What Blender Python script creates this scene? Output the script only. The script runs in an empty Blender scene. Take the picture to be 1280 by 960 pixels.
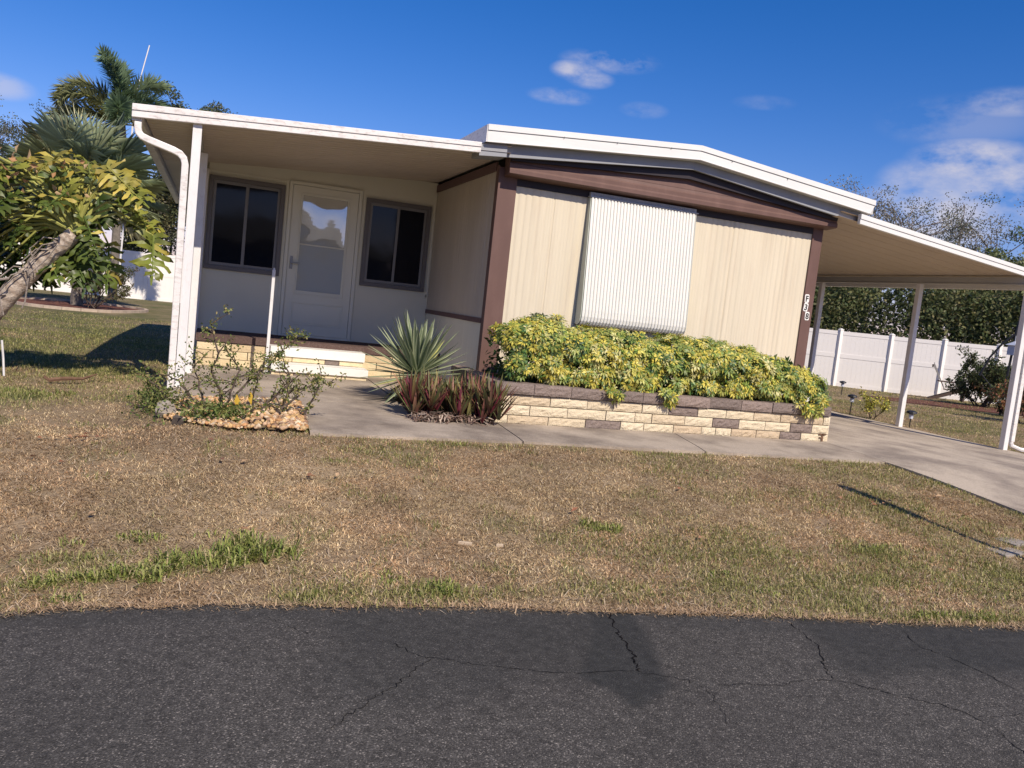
import bpy, bmesh, math, random
import numpy as np
from mathutils import Vector, Matrix

random.seed(7)
RNG = np.random.default_rng(11)
SC = bpy.context.scene
COL = SC.collection
R = math.radians

# ------------------------------------------------------------------ helpers
def tag(o, label=None, cat=None, group=None, kind=None):
    if label: o['label'] = label
    if cat: o['category'] = cat
    if group: o['group'] = group
    if kind: o['kind'] = kind
    return o

def empty(name, loc, label=None, cat=None, group=None, rz=0.0):
    o = bpy.data.objects.new(name, None)
    o.empty_display_size = 0.2
    COL.objects.link(o)
    o.location = loc
    o.rotation_euler = (0, 0, rz)
    return tag(o, label, cat, group)

def link(name, me, parent=None, mats=(), smooth=False):
    """verts are in world space when parent is an un-rotated Empty: the child is offset back"""
    for m in mats: me.materials.append(m)
    o = bpy.data.objects.new(name, me)
    COL.objects.link(o)
    if smooth:
        me.polygons.foreach_set('use_smooth', [True] * len(me.polygons))
    if parent is not None:
        o.parent = parent
        b = Vector((0, 0, 0)); q = parent
        while q is not None:
            b += q.location; q = q.parent
        o.location = -b
    return o

class MB:
    def __init__(s): s.v = []; s.f = []; s.m = []
    def add(s, vs, fs, mi=0):
        b = len(s.v)
        s.v += [tuple(map(float, v)) for v in vs]
        for f in fs: s.f.append(tuple(b + i for i in f)); s.m.append(mi)
        return s
    def box(s, a, b, mi=0):
        (x0, y0, z0), (x1, y1, z1) = a, b
        vs = [(x0,y0,z0),(x1,y0,z0),(x1,y1,z0),(x0,y1,z0),(x0,y0,z1),(x1,y0,z1),(x1,y1,z1),(x0,y1,z1)]
        return s.hexa(vs, mi)
    def hexa(s, vs, mi=0):
        return s.add(vs, [(0,3,2,1),(4,5,6,7),(0,1,5,4),(1,2,6,5),(2,3,7,6),(3,0,4,7)], mi)
    def quad(s, a, b, c, d, mi=0): return s.add([a,b,c,d], [(0,1,2,3)], mi)
    def bar(s, a, b, w, h=None, up=(0,0,1), mi=0):
        h = h or w
        a = Vector(a); b = Vector(b); d = (b - a).normalized()
        up = Vector(up)
        if abs(d.dot(up)) > .98: up = Vector((0, 1, 0))
        r = d.cross(up).normalized(); u = r.cross(d)
        r *= w / 2; u *= h / 2
        vs = [a-r-u, a+r-u, b+r-u, b-r-u, a-r+u, a+r+u, b+r+u, b-r+u]
        return s.hexa(vs, mi)
    def tube(s, pts, rad, n=8, mi=0, cap=True):
        pts = [Vector(p) for p in pts]
        if not hasattr(rad, '__len__'): rad = [rad] * len(pts)
        rings = []; ref = Vector((0.13, 0.21, 1)).normalized()
        for i, p in enumerate(pts):
            d = (pts[min(i+1, len(pts)-1)] - pts[max(i-1, 0)]).normalized()
            if abs(d.dot(ref)) > .97: ref = Vector((1, .1, 0)).normalized()
            a = d.cross(ref).normalized(); b = d.cross(a)
            rings.append([p + (a*math.cos(t) + b*math.sin(t)) * rad[i] for t in [2*math.pi*k/n for k in range(n)]])
        vs = [v for r_ in rings for v in r_]; fs = []
        for i in range(len(pts)-1):
            for k in range(n):
                fs.append((i*n+k, i*n+(k+1)%n, (i+1)*n+(k+1)%n, (i+1)*n+k))
        if cap:
            fs.append(tuple(range(n))[::-1]); fs.append(tuple((len(pts)-1)*n + k for k in range(n)))
        return s.add(vs, fs, mi)
    def extrude_x(s, prof, x0, x1, mi=0, closed=True):
        n = len(prof)
        vs = [(x0, y, z) for y, z in prof] + [(x1, y, z) for y, z in prof]
        fs = [(i, (i+1) % n, n+(i+1) % n, n+i) for i in range(n if closed else n-1)]
        if closed: fs += [tuple(range(n))[::-1], tuple(range(n, 2*n))]
        return s.add(vs, fs, mi)
    def build(s, name, mat, parent=None, smooth=False, bevel=0):
        me = bpy.data.meshes.new(name)
        me.from_pydata(s.v, [], s.f)
        mats = mat if isinstance(mat, (list, tuple)) else [mat]
        me.polygons.foreach_set('material_index', s.m)
        bm = bmesh.new(); bm.from_mesh(me)
        bmesh.ops.recalc_face_normals(bm, faces=bm.faces)
        bm.to_mesh(me); bm.free()
        me.update()
        o = link(name, me, parent, mats, smooth)
        if bevel:
            m = o.modifiers.new('bevel', 'BEVEL'); m.width = bevel; m.segments = 2; m.limit_method = 'ANGLE'
        return o

def npmesh(name, V, F, col, mats, parent=None, smooth=False):
    """V (n,3); F (m,k) all k-gons; col (n,3) point colours"""
    V = np.asarray(V, np.float32); F = np.asarray(F, np.int32)
    me = bpy.data.meshes.new(name)
    m, k = F.shape
    me.vertices.add(len(V)); me.vertices.foreach_set('co', V.ravel())
    me.loops.add(m * k); me.loops.foreach_set('vertex_index', F.ravel())
    me.polygons.add(m)
    me.polygons.foreach_set('loop_start', np.arange(0, m*k, k, dtype=np.int32))
    me.update(calc_edges=True)
    if col is not None:
        a = me.color_attributes.new('Col', 'FLOAT_COLOR', 'POINT')
        c = np.ones((len(V), 4), np.float32); c[:, :3] = col
        a.data.foreach_set('color', c.ravel())
    if not isinstance(mats, (list, tuple)): mats = [mats]
    return link(name, me, parent, mats, smooth)

def S(t):
    t = np.clip(t, 0, 1); return t*t*(3-2*t)
def H(x, y):
    """height of the land"""
    x = np.asarray(x, float); y = np.asarray(y, float)
    return (-0.25*S((-2.3-y)/3.2) - 0.15*S((x-4.2)/3.2) - 0.15*S((y-5)/8) - 0.07*S((-2.6-x)/1.2))
def road_edge(x):
    x = np.asarray(x, float); xc = np.clip(x, -4.2, 3.0)
    e = -5.69 - .163*xc - .018*xc*xc
    return e - .27*(np.maximum(x, 3.0)-3.0)*.6 + .075*S((-2.5-x)/1.0)

_perm = {}
def vn(x, y, sc=1.0, seed=0):
    """2-D value noise 0..1"""
    if seed not in _perm: _perm[seed] = np.random.default_rng(seed+100).random((256, 256))
    P = _perm[seed]
    x = np.asarray(x, float)*sc; y = np.asarray(y, float)*sc
    xi = np.floor(x).astype(int); yi = np.floor(y).astype(int)
    fx = x-xi; fy = y-yi; fx = fx*fx*(3-2*fx); fy = fy*fy*(3-2*fy)
    g = lambda a, b: P[a % 256, b % 256]
    return (g(xi, yi)*(1-fx)+g(xi+1, yi)*fx)*(1-fy) + (g(xi, yi+1)*(1-fx)+g(xi+1, yi+1)*fx)*fy
def fbm(x, y, sc, seed, octv=3):
    r = 0; a = .5; t = 0
    for i in range(octv):
        r = r + a*vn(x, y, sc*2**i, seed+i); t += a; a *= .55
    return r/t

# ------------------------------------------------------------------ materials
def new_mat(name):
    m = bpy.data.materials.new(name); m.use_nodes = True
    nt = m.node_tree; nt.nodes.clear()
    out = nt.nodes.new('ShaderNodeOutputMaterial')
    return m, nt, out
def N(nt, t, **kw):
    n = nt.nodes.new(t)
    for k, v in kw.items():
        if k in n.inputs: n.inputs[k].default_value = v
        else: setattr(n, k, v)
    return n
def L(nt, a, b): nt.links.new(a, b)

def pmat(name, col, rough=.6, spec=.4, var=.12, vscale=3.0, dirt=0.0, dirtcol=(.12,.10,.08), dscale=6.0,
         bump=0.0, bscale=60.0, stretch=(1,1,1), metal=0.0, island=None, attr=False, dlo=.5, dhi=.75):
    m, nt, out = new_mat(name)
    b = N(nt, 'ShaderNodeBsdfPrincipled'); b.inputs['Roughness'].default_value = rough
    b.inputs['Specular IOR Level'].default_value = spec; b.inputs['Metallic'].default_value = metal
    tc = N(nt, 'ShaderNodeTexCoord'); mp = N(nt, 'ShaderNodeMapping'); mp.inputs['Scale'].default_value = stretch
    L(nt, tc.outputs['Object'], mp.inputs['Vector'])
    n1 = N(nt, 'ShaderNodeTexNoise'); n1.inputs['Scale'].default_value = vscale; n1.inputs['Detail'].default_value = 5
    L(nt, mp.outputs[0], n1.inputs['Vector'])
    mr = N(nt, 'ShaderNodeMapRange'); mr.inputs[1].default_value = .25; mr.inputs[2].default_value = .75
    mr.inputs[3].default_value = 1-var; mr.inputs[4].default_value = 1+var*.6
    L(nt, n1.outputs['Fac'], mr.inputs[0])
    mul = N(nt, 'ShaderNodeVectorMath', operation='SCALE')
    if attr:
        at = N(nt, 'ShaderNodeAttribute', attribute_name='Col'); L(nt, at.outputs['Color'], mul.inputs[0])
    else: mul.inputs[0].default_value = col
    L(nt, mr.outputs[0], mul.inputs['Scale'])
    c = mul.outputs[0]
    if island:
        ge = N(nt, 'ShaderNodeNewGeometry'); rp = N(nt, 'ShaderNodeValToRGB'); e_ = rp.color_ramp.elements
        e_[0].color = (*island[0], 1); e_[1].color = (*island[2], 1); k_ = e_.new(.5); k_.color = (*island[1], 1)
        L(nt, ge.outputs['Random Per Island'], rp.inputs[0])
        mi_ = N(nt, 'ShaderNodeMix', data_type='RGBA', blend_type='MULTIPLY'); mi_.inputs[0].default_value = 1
        L(nt, c, mi_.inputs[6]); L(nt, rp.outputs[0], mi_.inputs[7]); c = mi_.outputs[2]
    if dirt > 0:
        n2 = N(nt, 'ShaderNodeTexNoise'); n2.inputs['Scale'].default_value = dscale; n2.inputs['Detail'].default_value = 8
        n2.inputs['Roughness'].default_value = .7
        L(nt, mp.outputs[0], n2.inputs['Vector'])
        r2 = N(nt, 'ShaderNodeMapRange'); r2.inputs[1].default_value = dlo; r2.inputs[2].default_value = dhi
        r2.inputs[3].default_value = 0; r2.inputs[4].default_value = dirt
        L(nt, n2.outputs['Fac'], r2.inputs[0])
        mx = N(nt, 'ShaderNodeMix', data_type='RGBA'); mx.inputs[7].default_value = (*dirtcol, 1)
        L(nt, r2.outputs[0], mx.inputs[0]); L(nt, c, mx.inputs[6]); c = mx.outputs[2]
    L(nt, c, b.inputs['Base Color'])
    if bump > 0:
        n3 = N(nt, 'ShaderNodeTexNoise'); n3.inputs['Scale'].default_value = bscale; n3.inputs['Detail'].default_value = 4
        L(nt, mp.outputs[0], n3.inputs['Vector'])
        bp = N(nt, 'ShaderNodeBump'); bp.inputs['Strength'].default_value = bump; bp.inputs['Distance'].default_value = .01
        L(nt, n3.outputs['Fac'], bp.inputs['Height']); L(nt, bp.outputs[0], b.inputs['Normal'])
    L(nt, b.outputs[0], out.inputs[0])
    return m

def leafmat(name, rough=.5, trans=.3, spec=.3):
    m, nt, out = new_mat(name)
    at = N(nt, 'ShaderNodeAttribute', attribute_name='Col')
    b = N(nt, 'ShaderNodeBsdfPrincipled'); b.inputs['Roughness'].default_value = rough
    b.inputs['Specular IOR Level'].default_value = spec
    t = N(nt, 'ShaderNodeBsdfTranslucent')
    L(nt, at.outputs['Color'], b.inputs['Base Color'])
    hs = N(nt, 'ShaderNodeHueSaturation'); hs.inputs['Saturation'].default_value = 1.15; hs.inputs['Value'].default_value = 1.3
    L(nt, at.outputs['Color'], hs.inputs['Color']); L(nt, hs.outputs[0], t.inputs['Color'])
    mx = N(nt, 'ShaderNodeMixShader'); mx.inputs[0].default_value = trans
    L(nt, b.outputs[0], mx.inputs[1]); L(nt, t.outputs[0], mx.inputs[2]); L(nt, mx.outputs[0], out.inputs[0])
    return m

M = {}
M['leaf'] = leafmat('leaf_matte', .6, .25, .25)
M['leaf_gloss'] = leafmat('leaf_glossy', .42, .22, .35)
M['grass'] = leafmat('grass_blades', .7, .2, .15)
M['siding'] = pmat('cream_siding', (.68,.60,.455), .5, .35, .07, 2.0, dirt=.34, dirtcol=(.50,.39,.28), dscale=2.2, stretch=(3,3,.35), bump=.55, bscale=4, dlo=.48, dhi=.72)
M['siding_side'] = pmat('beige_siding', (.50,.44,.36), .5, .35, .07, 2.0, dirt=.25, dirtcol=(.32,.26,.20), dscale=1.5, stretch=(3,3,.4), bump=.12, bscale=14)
M['porch_wall'] = pmat('porch_wall_paint', (.72,.70,.575), .55, .3, .04, 1.5, dirt=.15, dirtcol=(.5,.48,.44), dscale=2.5)
M['brown'] = pmat('brown_trim', (.145,.082,.068), .55, .3, .12, 5, dirt=.3, dirtcol=(.21,.13,.11), dscale=5, stretch=(1,1,.5))
M['brown_dark'] = pmat('dark_brown_trim', (.13,.075,.07), .55, .3, .1, 5)
M['trim_shade_black'] = pmat('blackish_brown_trim_and_shade', (.030,.024,.030), .55, .3, .1, 5)  # near-black brown; the roof's shade over the gable is put into this colour
M['white_old'] = pmat('mildewed_white_aluminium', (.78,.745,.71), .45, .4, .05, 4, dirt=.7, dirtcol=(.36,.29,.25), dscale=22, stretch=(.6,.6,1.6), dlo=.5, dhi=.72)
M['white'] = pmat('white_aluminium', (.76,.75,.72), .4, .4, .05, 3, dirt=.2, dirtcol=(.5,.46,.38), dscale=7, stretch=(.5,1,3), dlo=.52, dhi=.8)
M['rakeboard'] = pmat('grey_rake_board', (.30,.31,.33), .5, .35, .1, 4, dirt=.25, dirtcol=(.25,.24,.22), dscale=9)
M['post'] = pmat('white_post_paint', (.76,.74,.72), .45, .35, .05, 4, dirt=.4, dirtcol=(.5,.44,.4), dscale=26, stretch=(1,1,.6), dlo=.52, dhi=.75)
M['soffit'] = pmat('tan_soffit_pans', (.62,.53,.44), .55, .25, .08, 1.2, dirt=.2, dirtcol=(.38,.30,.24), dscale=2)
M['soffit_cp'] = pmat('carport_soffit_pans', (.56,.46,.355), .55, .25, .06, 1.2, dirt=.2, dirtcol=(.34,.27,.2), dscale=2)
M['beam'] = pmat('beam_paint', (.42,.41,.38), .5, .3, .06, 3)
M['awning'] = pmat('white_awning_metal', (.77,.755,.705), .42, .4, .04, 3, dirt=.25, dirtcol=(.55,.55,.48), dscale=5, stretch=(2,2,.4), dlo=.5, dhi=.8)
M['awn_side'] = pmat('awning_side_metal', (.50,.53,.46), .5, .3, .08, 5)
M['rail'] = pmat('grey_hinge_rail', (.45,.46,.48), .5, .4, .15, 30)
M['winframe'] = pmat('bronze_window_frame', (.15,.14,.14), .5, .4, .06, 5)
M['winsash'] = pmat('window_sash', (.22,.215,.215), .5, .4, .06, 5)
M['door'] = pmat('white_door_paint', (.75,.735,.62), .45, .4, .03, 2)
M['doorgap'] = pmat('door_shadow_gap', (.22,.22,.21), .7, .2, .05, 2)
M['handle'] = pmat('dull_metal', (.30,.29,.27), .4, .5, .05, 5, metal=.6)
M['carpet'] = pmat('brown_porch_carpet', (.125,.082,.072), .95, .1, .35, 90, dirt=.35, dirtcol=(.30,.24,.20), dscale=40, bump=.6, bscale=150)
M['step'] = pmat('white_step_board', (.78,.76,.71), .55, .3, .04, 3, dirt=.2, dirtcol=(.6,.55,.46), dscale=8)
M['brick_cream'] = pmat('cream_split_face_block', (.68,.575,.40), .9, .15, .18, 30, dirt=.28, dirtcol=(.42,.32,.22), dscale=30, bump=1.0, bscale=70, island=((.82,.76,.74),(1,1,1),(1.08,1.10,1.14)))
M['brick_porch'] = pmat('yellow_porch_block', (.70,.575,.36), .9, .15, .12, 20, dirt=.2, dirtcol=(.5,.38,.24), dscale=30, bump=.7, bscale=60, island=((.82,.76,.74),(1,1,1),(1.08,1.10,1.14)))
M['brick_dark'] = pmat('grey_brown_split_face_block', (.235,.185,.160), .9, .15, .25, 40, dirt=.4, dirtcol=(.38,.31,.27), dscale=45, bump=1.0, bscale=70, island=((.8,.8,.8),(1,1,1),(1.25,1.22,1.2)))
M['mortar'] = pmat('dark_mortar', (.11,.09,.075), .95, .1, .2, 20)
M['soil'] = pmat('dark_soil', (.07,.05,.038), .95, .1, .3, 20, bump=.8, bscale=40)
M['mulch'] = pmat('red_brown_mulch', (.17,.075,.055), .95, .1, .4, 25, dirt=.4, dirtcol=(.06,.035,.03), dscale=30, bump=1, bscale=50)
M['bark'] = pmat('grey_bark', (.22,.19,.16), .9, .15, .35, 10, dirt=.4, dirtcol=(.09,.075,.06), dscale=12, bump=1, bscale=25)
M['bark_light'] = pmat('pale_ringed_bark', (.34,.29,.25), .85, .15, .3, 9, dirt=.6, dirtcol=(.12,.09,.075), dscale=16, bump=1, bscale=40, dlo=.47, dhi=.62)
M['petiole'] = pmat('yellow_green_stalk', (.36,.36,.10), .5, .3, .2, 10)
M['twig'] = pmat('dark_twig', (.10,.075,.06), .85, .15, .3, 20)
M['vinyl'] = pmat('white_vinyl', (.84,.80,.75), .4, .35, .02, 1)
M['black'] = pmat('black_metal', (.02,.02,.022), .4, .4, .1, 5)
M['chair'] = pmat('weathered_wood', (.36,.335,.31), .7, .2, .15, 8)
M['chair_brown'] = pmat('dark_chair_wood', (.12,.085,.07), .7, .2, .15, 8)
M['paver'] = pmat('pale_paver', (.34,.30,.26), .9, .1, .2, 15, dirt=.4, dirtcol=(.2,.17,.14), dscale=12, bump=.6, bscale=60)
M['curb'] = pmat('tan_edging', (.50,.40,.31), .9, .1, .2, 10, bump=.5, bscale=40)
M['ink'] = pmat('black_digit', (.02,.02,.02), .6, .2, .05, 5)
M['plate'] = pmat('white_digit_plate', (.82,.80,.76), .5, .3, .05, 5)
M['stick'] = pmat('bleached_stick', (.50,.40,.29), .9, .1, .2, 20)
M['deadleaf'] = pmat('dead_leaf', (.17,.10,.065), .8, .1, .3, 20)
M['lamp'] = pmat('pale_lantern_glass', (.55,.58,.66), .3, .4, .05, 5)
M['roofing'] = pmat('pale_roof_membrane', (.55,.54,.52), .8, .2, .08, 2)
M['housewall2'] = pmat('opposite_house_wall', (.5,.48,.44), .7, .2, .05, 2)
M['roof2'] = pmat('opposite_house_roof', (.16,.14,.13), .8, .2, .1, 2)

def concrete_mat(name, base, dark, speck):
    m, nt, out = new_mat(name)
    b = N(nt, 'ShaderNodeBsdfPrincipled'); b.inputs['Roughness'].default_value = .9; b.inputs['Specular IOR Level'].default_value = .2
    tc = N(nt, 'ShaderNodeTexCoord')
    def noise(s, d=6, r=.6):
        n = N(nt, 'ShaderNodeTexNoise'); n.inputs['Scale'].default_value = s; n.inputs['Detail'].default_value = d
        n.inputs['Roughness'].default_value = r; L(nt, tc.outputs['Object'], n.inputs['Vector']); return n
    n1 = noise(1.1, 8, .65)
    r1 = N(nt, 'ShaderNodeValToRGB'); r1.color_ramp.elements[0].position = .38; r1.color_ramp.elements[1].position = .58
    r1.color_ramp.elements[0].color = (*dark, 1); r1.color_ramp.elements[1].color = (*base, 1)
    L(nt, n1.outputs['Fac'], r1.inputs[0])
    n2 = noise(130, 3, .7)
    mr = N(nt, 'ShaderNodeMapRange'); mr.inputs[1].default_value = .3; mr.inputs[2].default_value = .7
    mr.inputs[3].default_value = 1-speck; mr.inputs[4].default_value = 1+speck
    L(nt, n2.outputs['Fac'], mr.inputs[0])
    mu = N(nt, 'ShaderNodeVectorMath', operation='SCALE'); L(nt, r1.outputs[0], mu.inputs[0]); L(nt, mr.outputs[0], mu.inputs['Scale'])
    L(nt, mu.outputs[0], b.inputs['Base Color'])
    bp = N(nt, 'ShaderNodeBump'); bp.inputs['Strength'].default_value = .5; bp.inputs['Distance'].default_value = .006
    L(nt, n2.outputs['Fac'], bp.inputs['Height']); L(nt, bp.outputs[0], b.inputs['Normal'])
    L(nt, b.outputs[0], out.inputs[0]); return m
M['concrete'] = concrete_mat('path_concrete', (.44,.365,.285), (.215,.175,.14), .30)
M['drive'] = concrete_mat('drive_concrete', (.47,.395,.31), (.26,.215,.175), .38)

def asphalt_mat():
    m, nt, out = new_mat('asphalt')
    b = N(nt, 'ShaderNodeBsdfPrincipled'); b.inputs['Roughness'].default_value = .85; b.inputs['Specular IOR Level'].default_value = .25
    tc = N(nt, 'ShaderNodeTexCoord'); at = N(nt, 'ShaderNodeAttribute', attribute_name='Col')
    v = N(nt, 'ShaderNodeTexVoronoi'); v.inputs['Scale'].default_value = 205; L(nt, tc.outputs['Object'], v.inputs['Vector'])
    w = N(nt, 'ShaderNodeTexWhiteNoise'); L(nt, v.outputs['Color'], w.inputs['Vector'])
    r = N(nt, 'ShaderNodeValToRGB'); e = r.color_ramp.elements
    e[0].position = 0; e[0].color = (.55,.55,.55,1); e[1].position = 1; e[1].color = (3.6,3.5,3.4,1)
    for p, c in ((.55, 1.0), (.85, 1.3), (.94, 2.0)):
        k = e.new(p); k.color = (c, c, c, 1)
    L(nt, w.outputs['Value'], r.inputs[0])
    n = N(nt, 'ShaderNodeTexNoise'); n.inputs['Scale'].default_value = 26; n.inputs['Detail'].default_value = 6; L(nt, tc.outputs['Object'], n.inputs['Vector'])
    mr = N(nt, 'ShaderNodeMapRange'); mr.inputs[1].default_value = .3; mr.inputs[2].default_value = .7; mr.inputs[3].default_value = .75; mr.inputs[4].default_value = 1.2
    L(nt, n.outputs['Fac'], mr.inputs[0])
    # a coat of sealer (Col alpha-like: darker Col) hides the stones a little
    bw = N(nt, 'ShaderNodeRGBToBW'); L(nt, at.outputs['Color'], bw.inputs[0])
    fr = N(nt, 'ShaderNodeMapRange'); fr.inputs[1].default_value = .040; fr.inputs[2].default_value = .070; fr.inputs[3].default_value = .35; fr.inputs[4].default_value = 1.0
    L(nt, bw.outputs[0], fr.inputs[0])
    one = N(nt, 'ShaderNodeMix', data_type='RGBA'); one.inputs[6].default_value = (1,1,1,1)
    L(nt, fr.outputs[0], one.inputs[0]); L(nt, r.outputs[0], one.inputs[7])
    m1 = N(nt, 'ShaderNodeMix', data_type='RGBA', blend_type='MULTIPLY'); m1.inputs[0].default_value = 1
    L(nt, at.outputs['Color'], m1.inputs[6]); L(nt, one.outputs[2], m1.inputs[7])
    m2 = N(nt, 'ShaderNodeVectorMath', operation='SCALE'); L(nt, m1.outputs[2], m2.inputs[0]); L(nt, mr.outputs[0], m2.inputs['Scale'])
    L(nt, m2.outputs[0], b.inputs['Base Color'])
    bp = N(nt, 'ShaderNodeBump'); bp.inputs['Strength'].default_value = .7; bp.inputs['Distance'].default_value = .004
    L(nt, v.outputs['Distance'], bp.inputs['Height']); bp.invert = True; L(nt, bp.outputs[0], b.inputs['Normal'])
    L(nt, b.outputs[0], out.inputs[0]); return m
M['asphalt'] = asphalt_mat()
M['crack'] = pmat('crack_filler', (.010,.009,.009), .95, .1, .1, 10)

def glass_mat(name, col, spec, rough, wav=0.0, refl=0.0):
    m, nt, out = new_mat(name)
    b = N(nt, 'ShaderNodeBsdfPrincipled'); b.inputs['Base Color'].default_value = (*col, 1)
    b.inputs['Roughness'].default_value = rough; b.inputs['Specular IOR Level'].default_value = spec
    sh = b.outputs[0]; bp = None
    if wav:
        tc = N(nt, 'ShaderNodeTexCoord'); n = N(nt, 'ShaderNodeTexNoise'); n.inputs['Scale'].default_value = 2.2; n.inputs['Detail'].default_value = 1
        L(nt, tc.outputs['Object'], n.inputs['Vector'])
        bp = N(nt, 'ShaderNodeBump'); bp.inputs['Strength'].default_value = wav; bp.inputs['Distance'].default_value = .05
        L(nt, n.outputs['Fac'], bp.inputs['Height']); L(nt, bp.outputs[0], b.inputs['Normal'])
    if refl:
        g = N(nt, 'ShaderNodeBsdfGlossy'); g.inputs['Roughness'].default_value = rough
        if bp: L(nt, bp.outputs[0], g.inputs['Normal'])
        mx = N(nt, 'ShaderNodeMixShader'); mx.inputs[0].default_value = refl
        L(nt, sh, mx.inputs[1]); L(nt, g.outputs[0], mx.inputs[2]); sh = mx.outputs[0]
    L(nt, sh, out.inputs[0]); return m
M['darkglass'] = glass_mat('dark_screened_glass', (.004,.005,.010), .22, .06, .05)
M['doorglass'] = glass_mat('storm_door_glass', (.52,.53,.48), .5, .03, .22, .30)

# ------------------------------------------------------------------ the land
GREEN_SPOTS = [(-3.15,-4.98,.42,.09,.45),(-2.66,-4.80,.22,.10,.5),(-3.3,-4.72,.5,.07,.4),(-.55,-4.38,.18,.08,.6),(-1.74,-5.25,.14,.09,.5),
               (1.32,-4.72,.28,.15,.6),(.75,-5.2,.3,.12,.4),(-.1,-5.25,.4,.12,.3),(2.0,-5.2,.3,.2,.3),(-4.3,-1.0,.7,.4,.6),(-2.0,-3.3,.2,.06,.4),
               (-1.5,-5.3,.9,.12,.35),(.1,-4.8,.35,.12,.45),(-1.1,-2.75,.3,.04,.35),(.5,-2.72,.4,.04,.25),(1.95,-3.9,.5,.3,.25),(-2.4,-5.3,.12,.05,.6),(.9,-5.75,.5,.08,.6)]
def green(x, y):
    g = .13 + .60*(fbm(x, y, 1.3, 3)-.5)*2*.9 + .5*(fbm(x, y, 5.0, 9)-.5)
    g = g + .12*S((x+.6)/2.5)*S((-3.8-y)/1.2)
    g = g + .42*S((y+1.0)/3.0)*S((-2.6-x)/.6) + .10*S((-3.0-x)/1.5)
    g = g + .18*S((x-7)/2)
    for sx, sy, rx, ry, a in GREEN_SPOTS:
        g = g + a*np.exp(-(((x-sx)/rx)**2+((y-sy)/ry)**2)*1.2)
    return np.clip(g, 0, 1)
def soilcol(x, y):
    g = green(x, y)[..., None]
    n = fbm(x, y, 2.2, 21)[..., None]; n2 = fbm(x, y, .9, 33)[..., None]
    dry = np.array([.40,.30,.185])*(1-n) + np.array([.27,.19,.12])*n
    dry = dry*(1-.55*(n2-.35)) 
    gr = np.array([.105,.115,.045])
    return dry*(1-g) + gr*g

def in_poly(x, y, poly):
    x = np.asarray(x); y = np.asarray(y); c = np.zeros(x.shape, bool); n = len(poly)
    for i in range(n):
        x0, y0 = poly[i]; x1, y1 = poly[(i+1) % n]
        if y0 == y1: continue
        k = ((y0 > y) != (y1 > y)) & (x < (x1-x0)*(y-y0)/(y1-y0)+x0)
        c ^= k
    return c

xs = np.concatenate([np.linspace(-420,-40,12)[:-1], np.linspace(-40,-8,30)[:-1], np.linspace(-8,9,300), np.linspace(9,30,60)[1:], np.linspace(30,420,14)[1:]])
ys = np.concatenate([np.linspace(-420,-40,12)[:-1], np.linspace(-40,-7,20)[:-1], np.linspace(-7,8,260), np.linspace(8,30,60)[1:], np.linspace(30,420,14)[1:]])
XX, YY = np.meshgrid(xs, ys); nx, ny = len(xs), len(ys)
ZZ = H(XX, YY) + .012*(fbm(XX, YY, 1.5, 41)-.5)
ZZ = ZZ - .06*((YY < road_edge(XX)-.02) & (YY > -13.2))
V = np.stack([XX, YY, ZZ], -1).reshape(-1, 3)
ii = (np.arange(ny-1)[:, None]*nx + np.arange(nx-1)[None, :]).ravel()
F = np.stack([ii, ii+1, ii+nx+1, ii+nx], 1)
gm = pmat('lawn_soil', (1,1,1), .95, .1, .35, 45, attr=True, bump=1.0, bscale=90)
g = npmesh('ground', V, F, soilcol(XX, YY).reshape(-1, 3), gm, smooth=True); tag(g, kind='structure')

# road
PATCH1 = [(-1.11,-5.50),(-.89,-5.50),(-.99,-5.86),(-1.11,-6.19),(-1.14,-6.3),(-1.37,-6.43),(-1.38,-6.31),(-1.48,-6.18),(-1.27,-5.84)]
PATCHA = [(-2.34,-5.3),(-.89,-5.5),(-1.0,-5.86),(-1.29,-6.21),(-1.73,-6.16),(-1.84,-6.3),(-2.09,-6.29),(-2.36,-6.26),(-2.47,-6.07),(-2.31,-5.75)]
PATCHC = [(-.1,-5.6),(2.6,-5.8),(1.9,-6.5),(.65,-6.36),(0,-6.28),(-.18,-6.33),(-.3,-6.21),(-.2,-5.97)]
# sealer stains, as plan coordinates on the road
def road_cols(x, y):
    base = np.array([.069,.065,.057])*np.ones(x.shape+(1,))
    n = fbm(x, y, .8, 51)[..., None]; n2 = fbm(x, y, 3.0, 61)[..., None]
    c = base*(.86+.30*n)*(.92+.16*n2)
    c = c*np.array([1.02,.99,1.0])
    e = road_edge(x)
    # sealer coats along the verge
    jit = .10*(fbm(x, y, 2.5, 71)-.5)*2
    def soft(poly, rad):
        r_ = 0
        for k in range(9):
            t_ = k*2.4; q = rad*math.sqrt(k/9)
            r_ = r_ + in_poly(x+jit*.25+q*math.cos(t_), y+jit*.25+q*math.sin(t_), poly)
        return r_/9.0
    sA = soft(PATCHA, .12)*.55*(.6+.7*fbm(x, y, 3.3, 77)); sB = soft(PATCH1, .025)*.95; sC = soft(PATCHC, .10)*.75*(.6+.7*fbm(x, y, 3.3, 78))
    sD = S((y-(e-.20+jit))/.08)*.35
    s = np.clip(np.maximum.reduce([sA, sB, sC, sD]), 0, 1)[..., None]
    return c*(1-s) + np.array([.037,.0365,.034])*s
rx = np.concatenate([np.linspace(-80,-6,30)[:-1], np.linspace(-6,4.5,420), np.linspace(4.5,80,40)[1:]])
rt = np.concatenate([np.linspace(0,.36,110), np.linspace(.36,1,14)[1:]])
RX, RT = np.meshgrid(rx, rt)
E = road_edge(RX) + .035*(fbm(RX, 0*RX, 4, 81)-.5)*2 + .02*(fbm(RX, 0*RX, 16, 83)-.5)*2
RY = E + RT*(-13.0-E)
RZ = H(RX, RY) - .0 + .004 + .006*(fbm(RX, RY, 1.2, 85)-.5)
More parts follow.
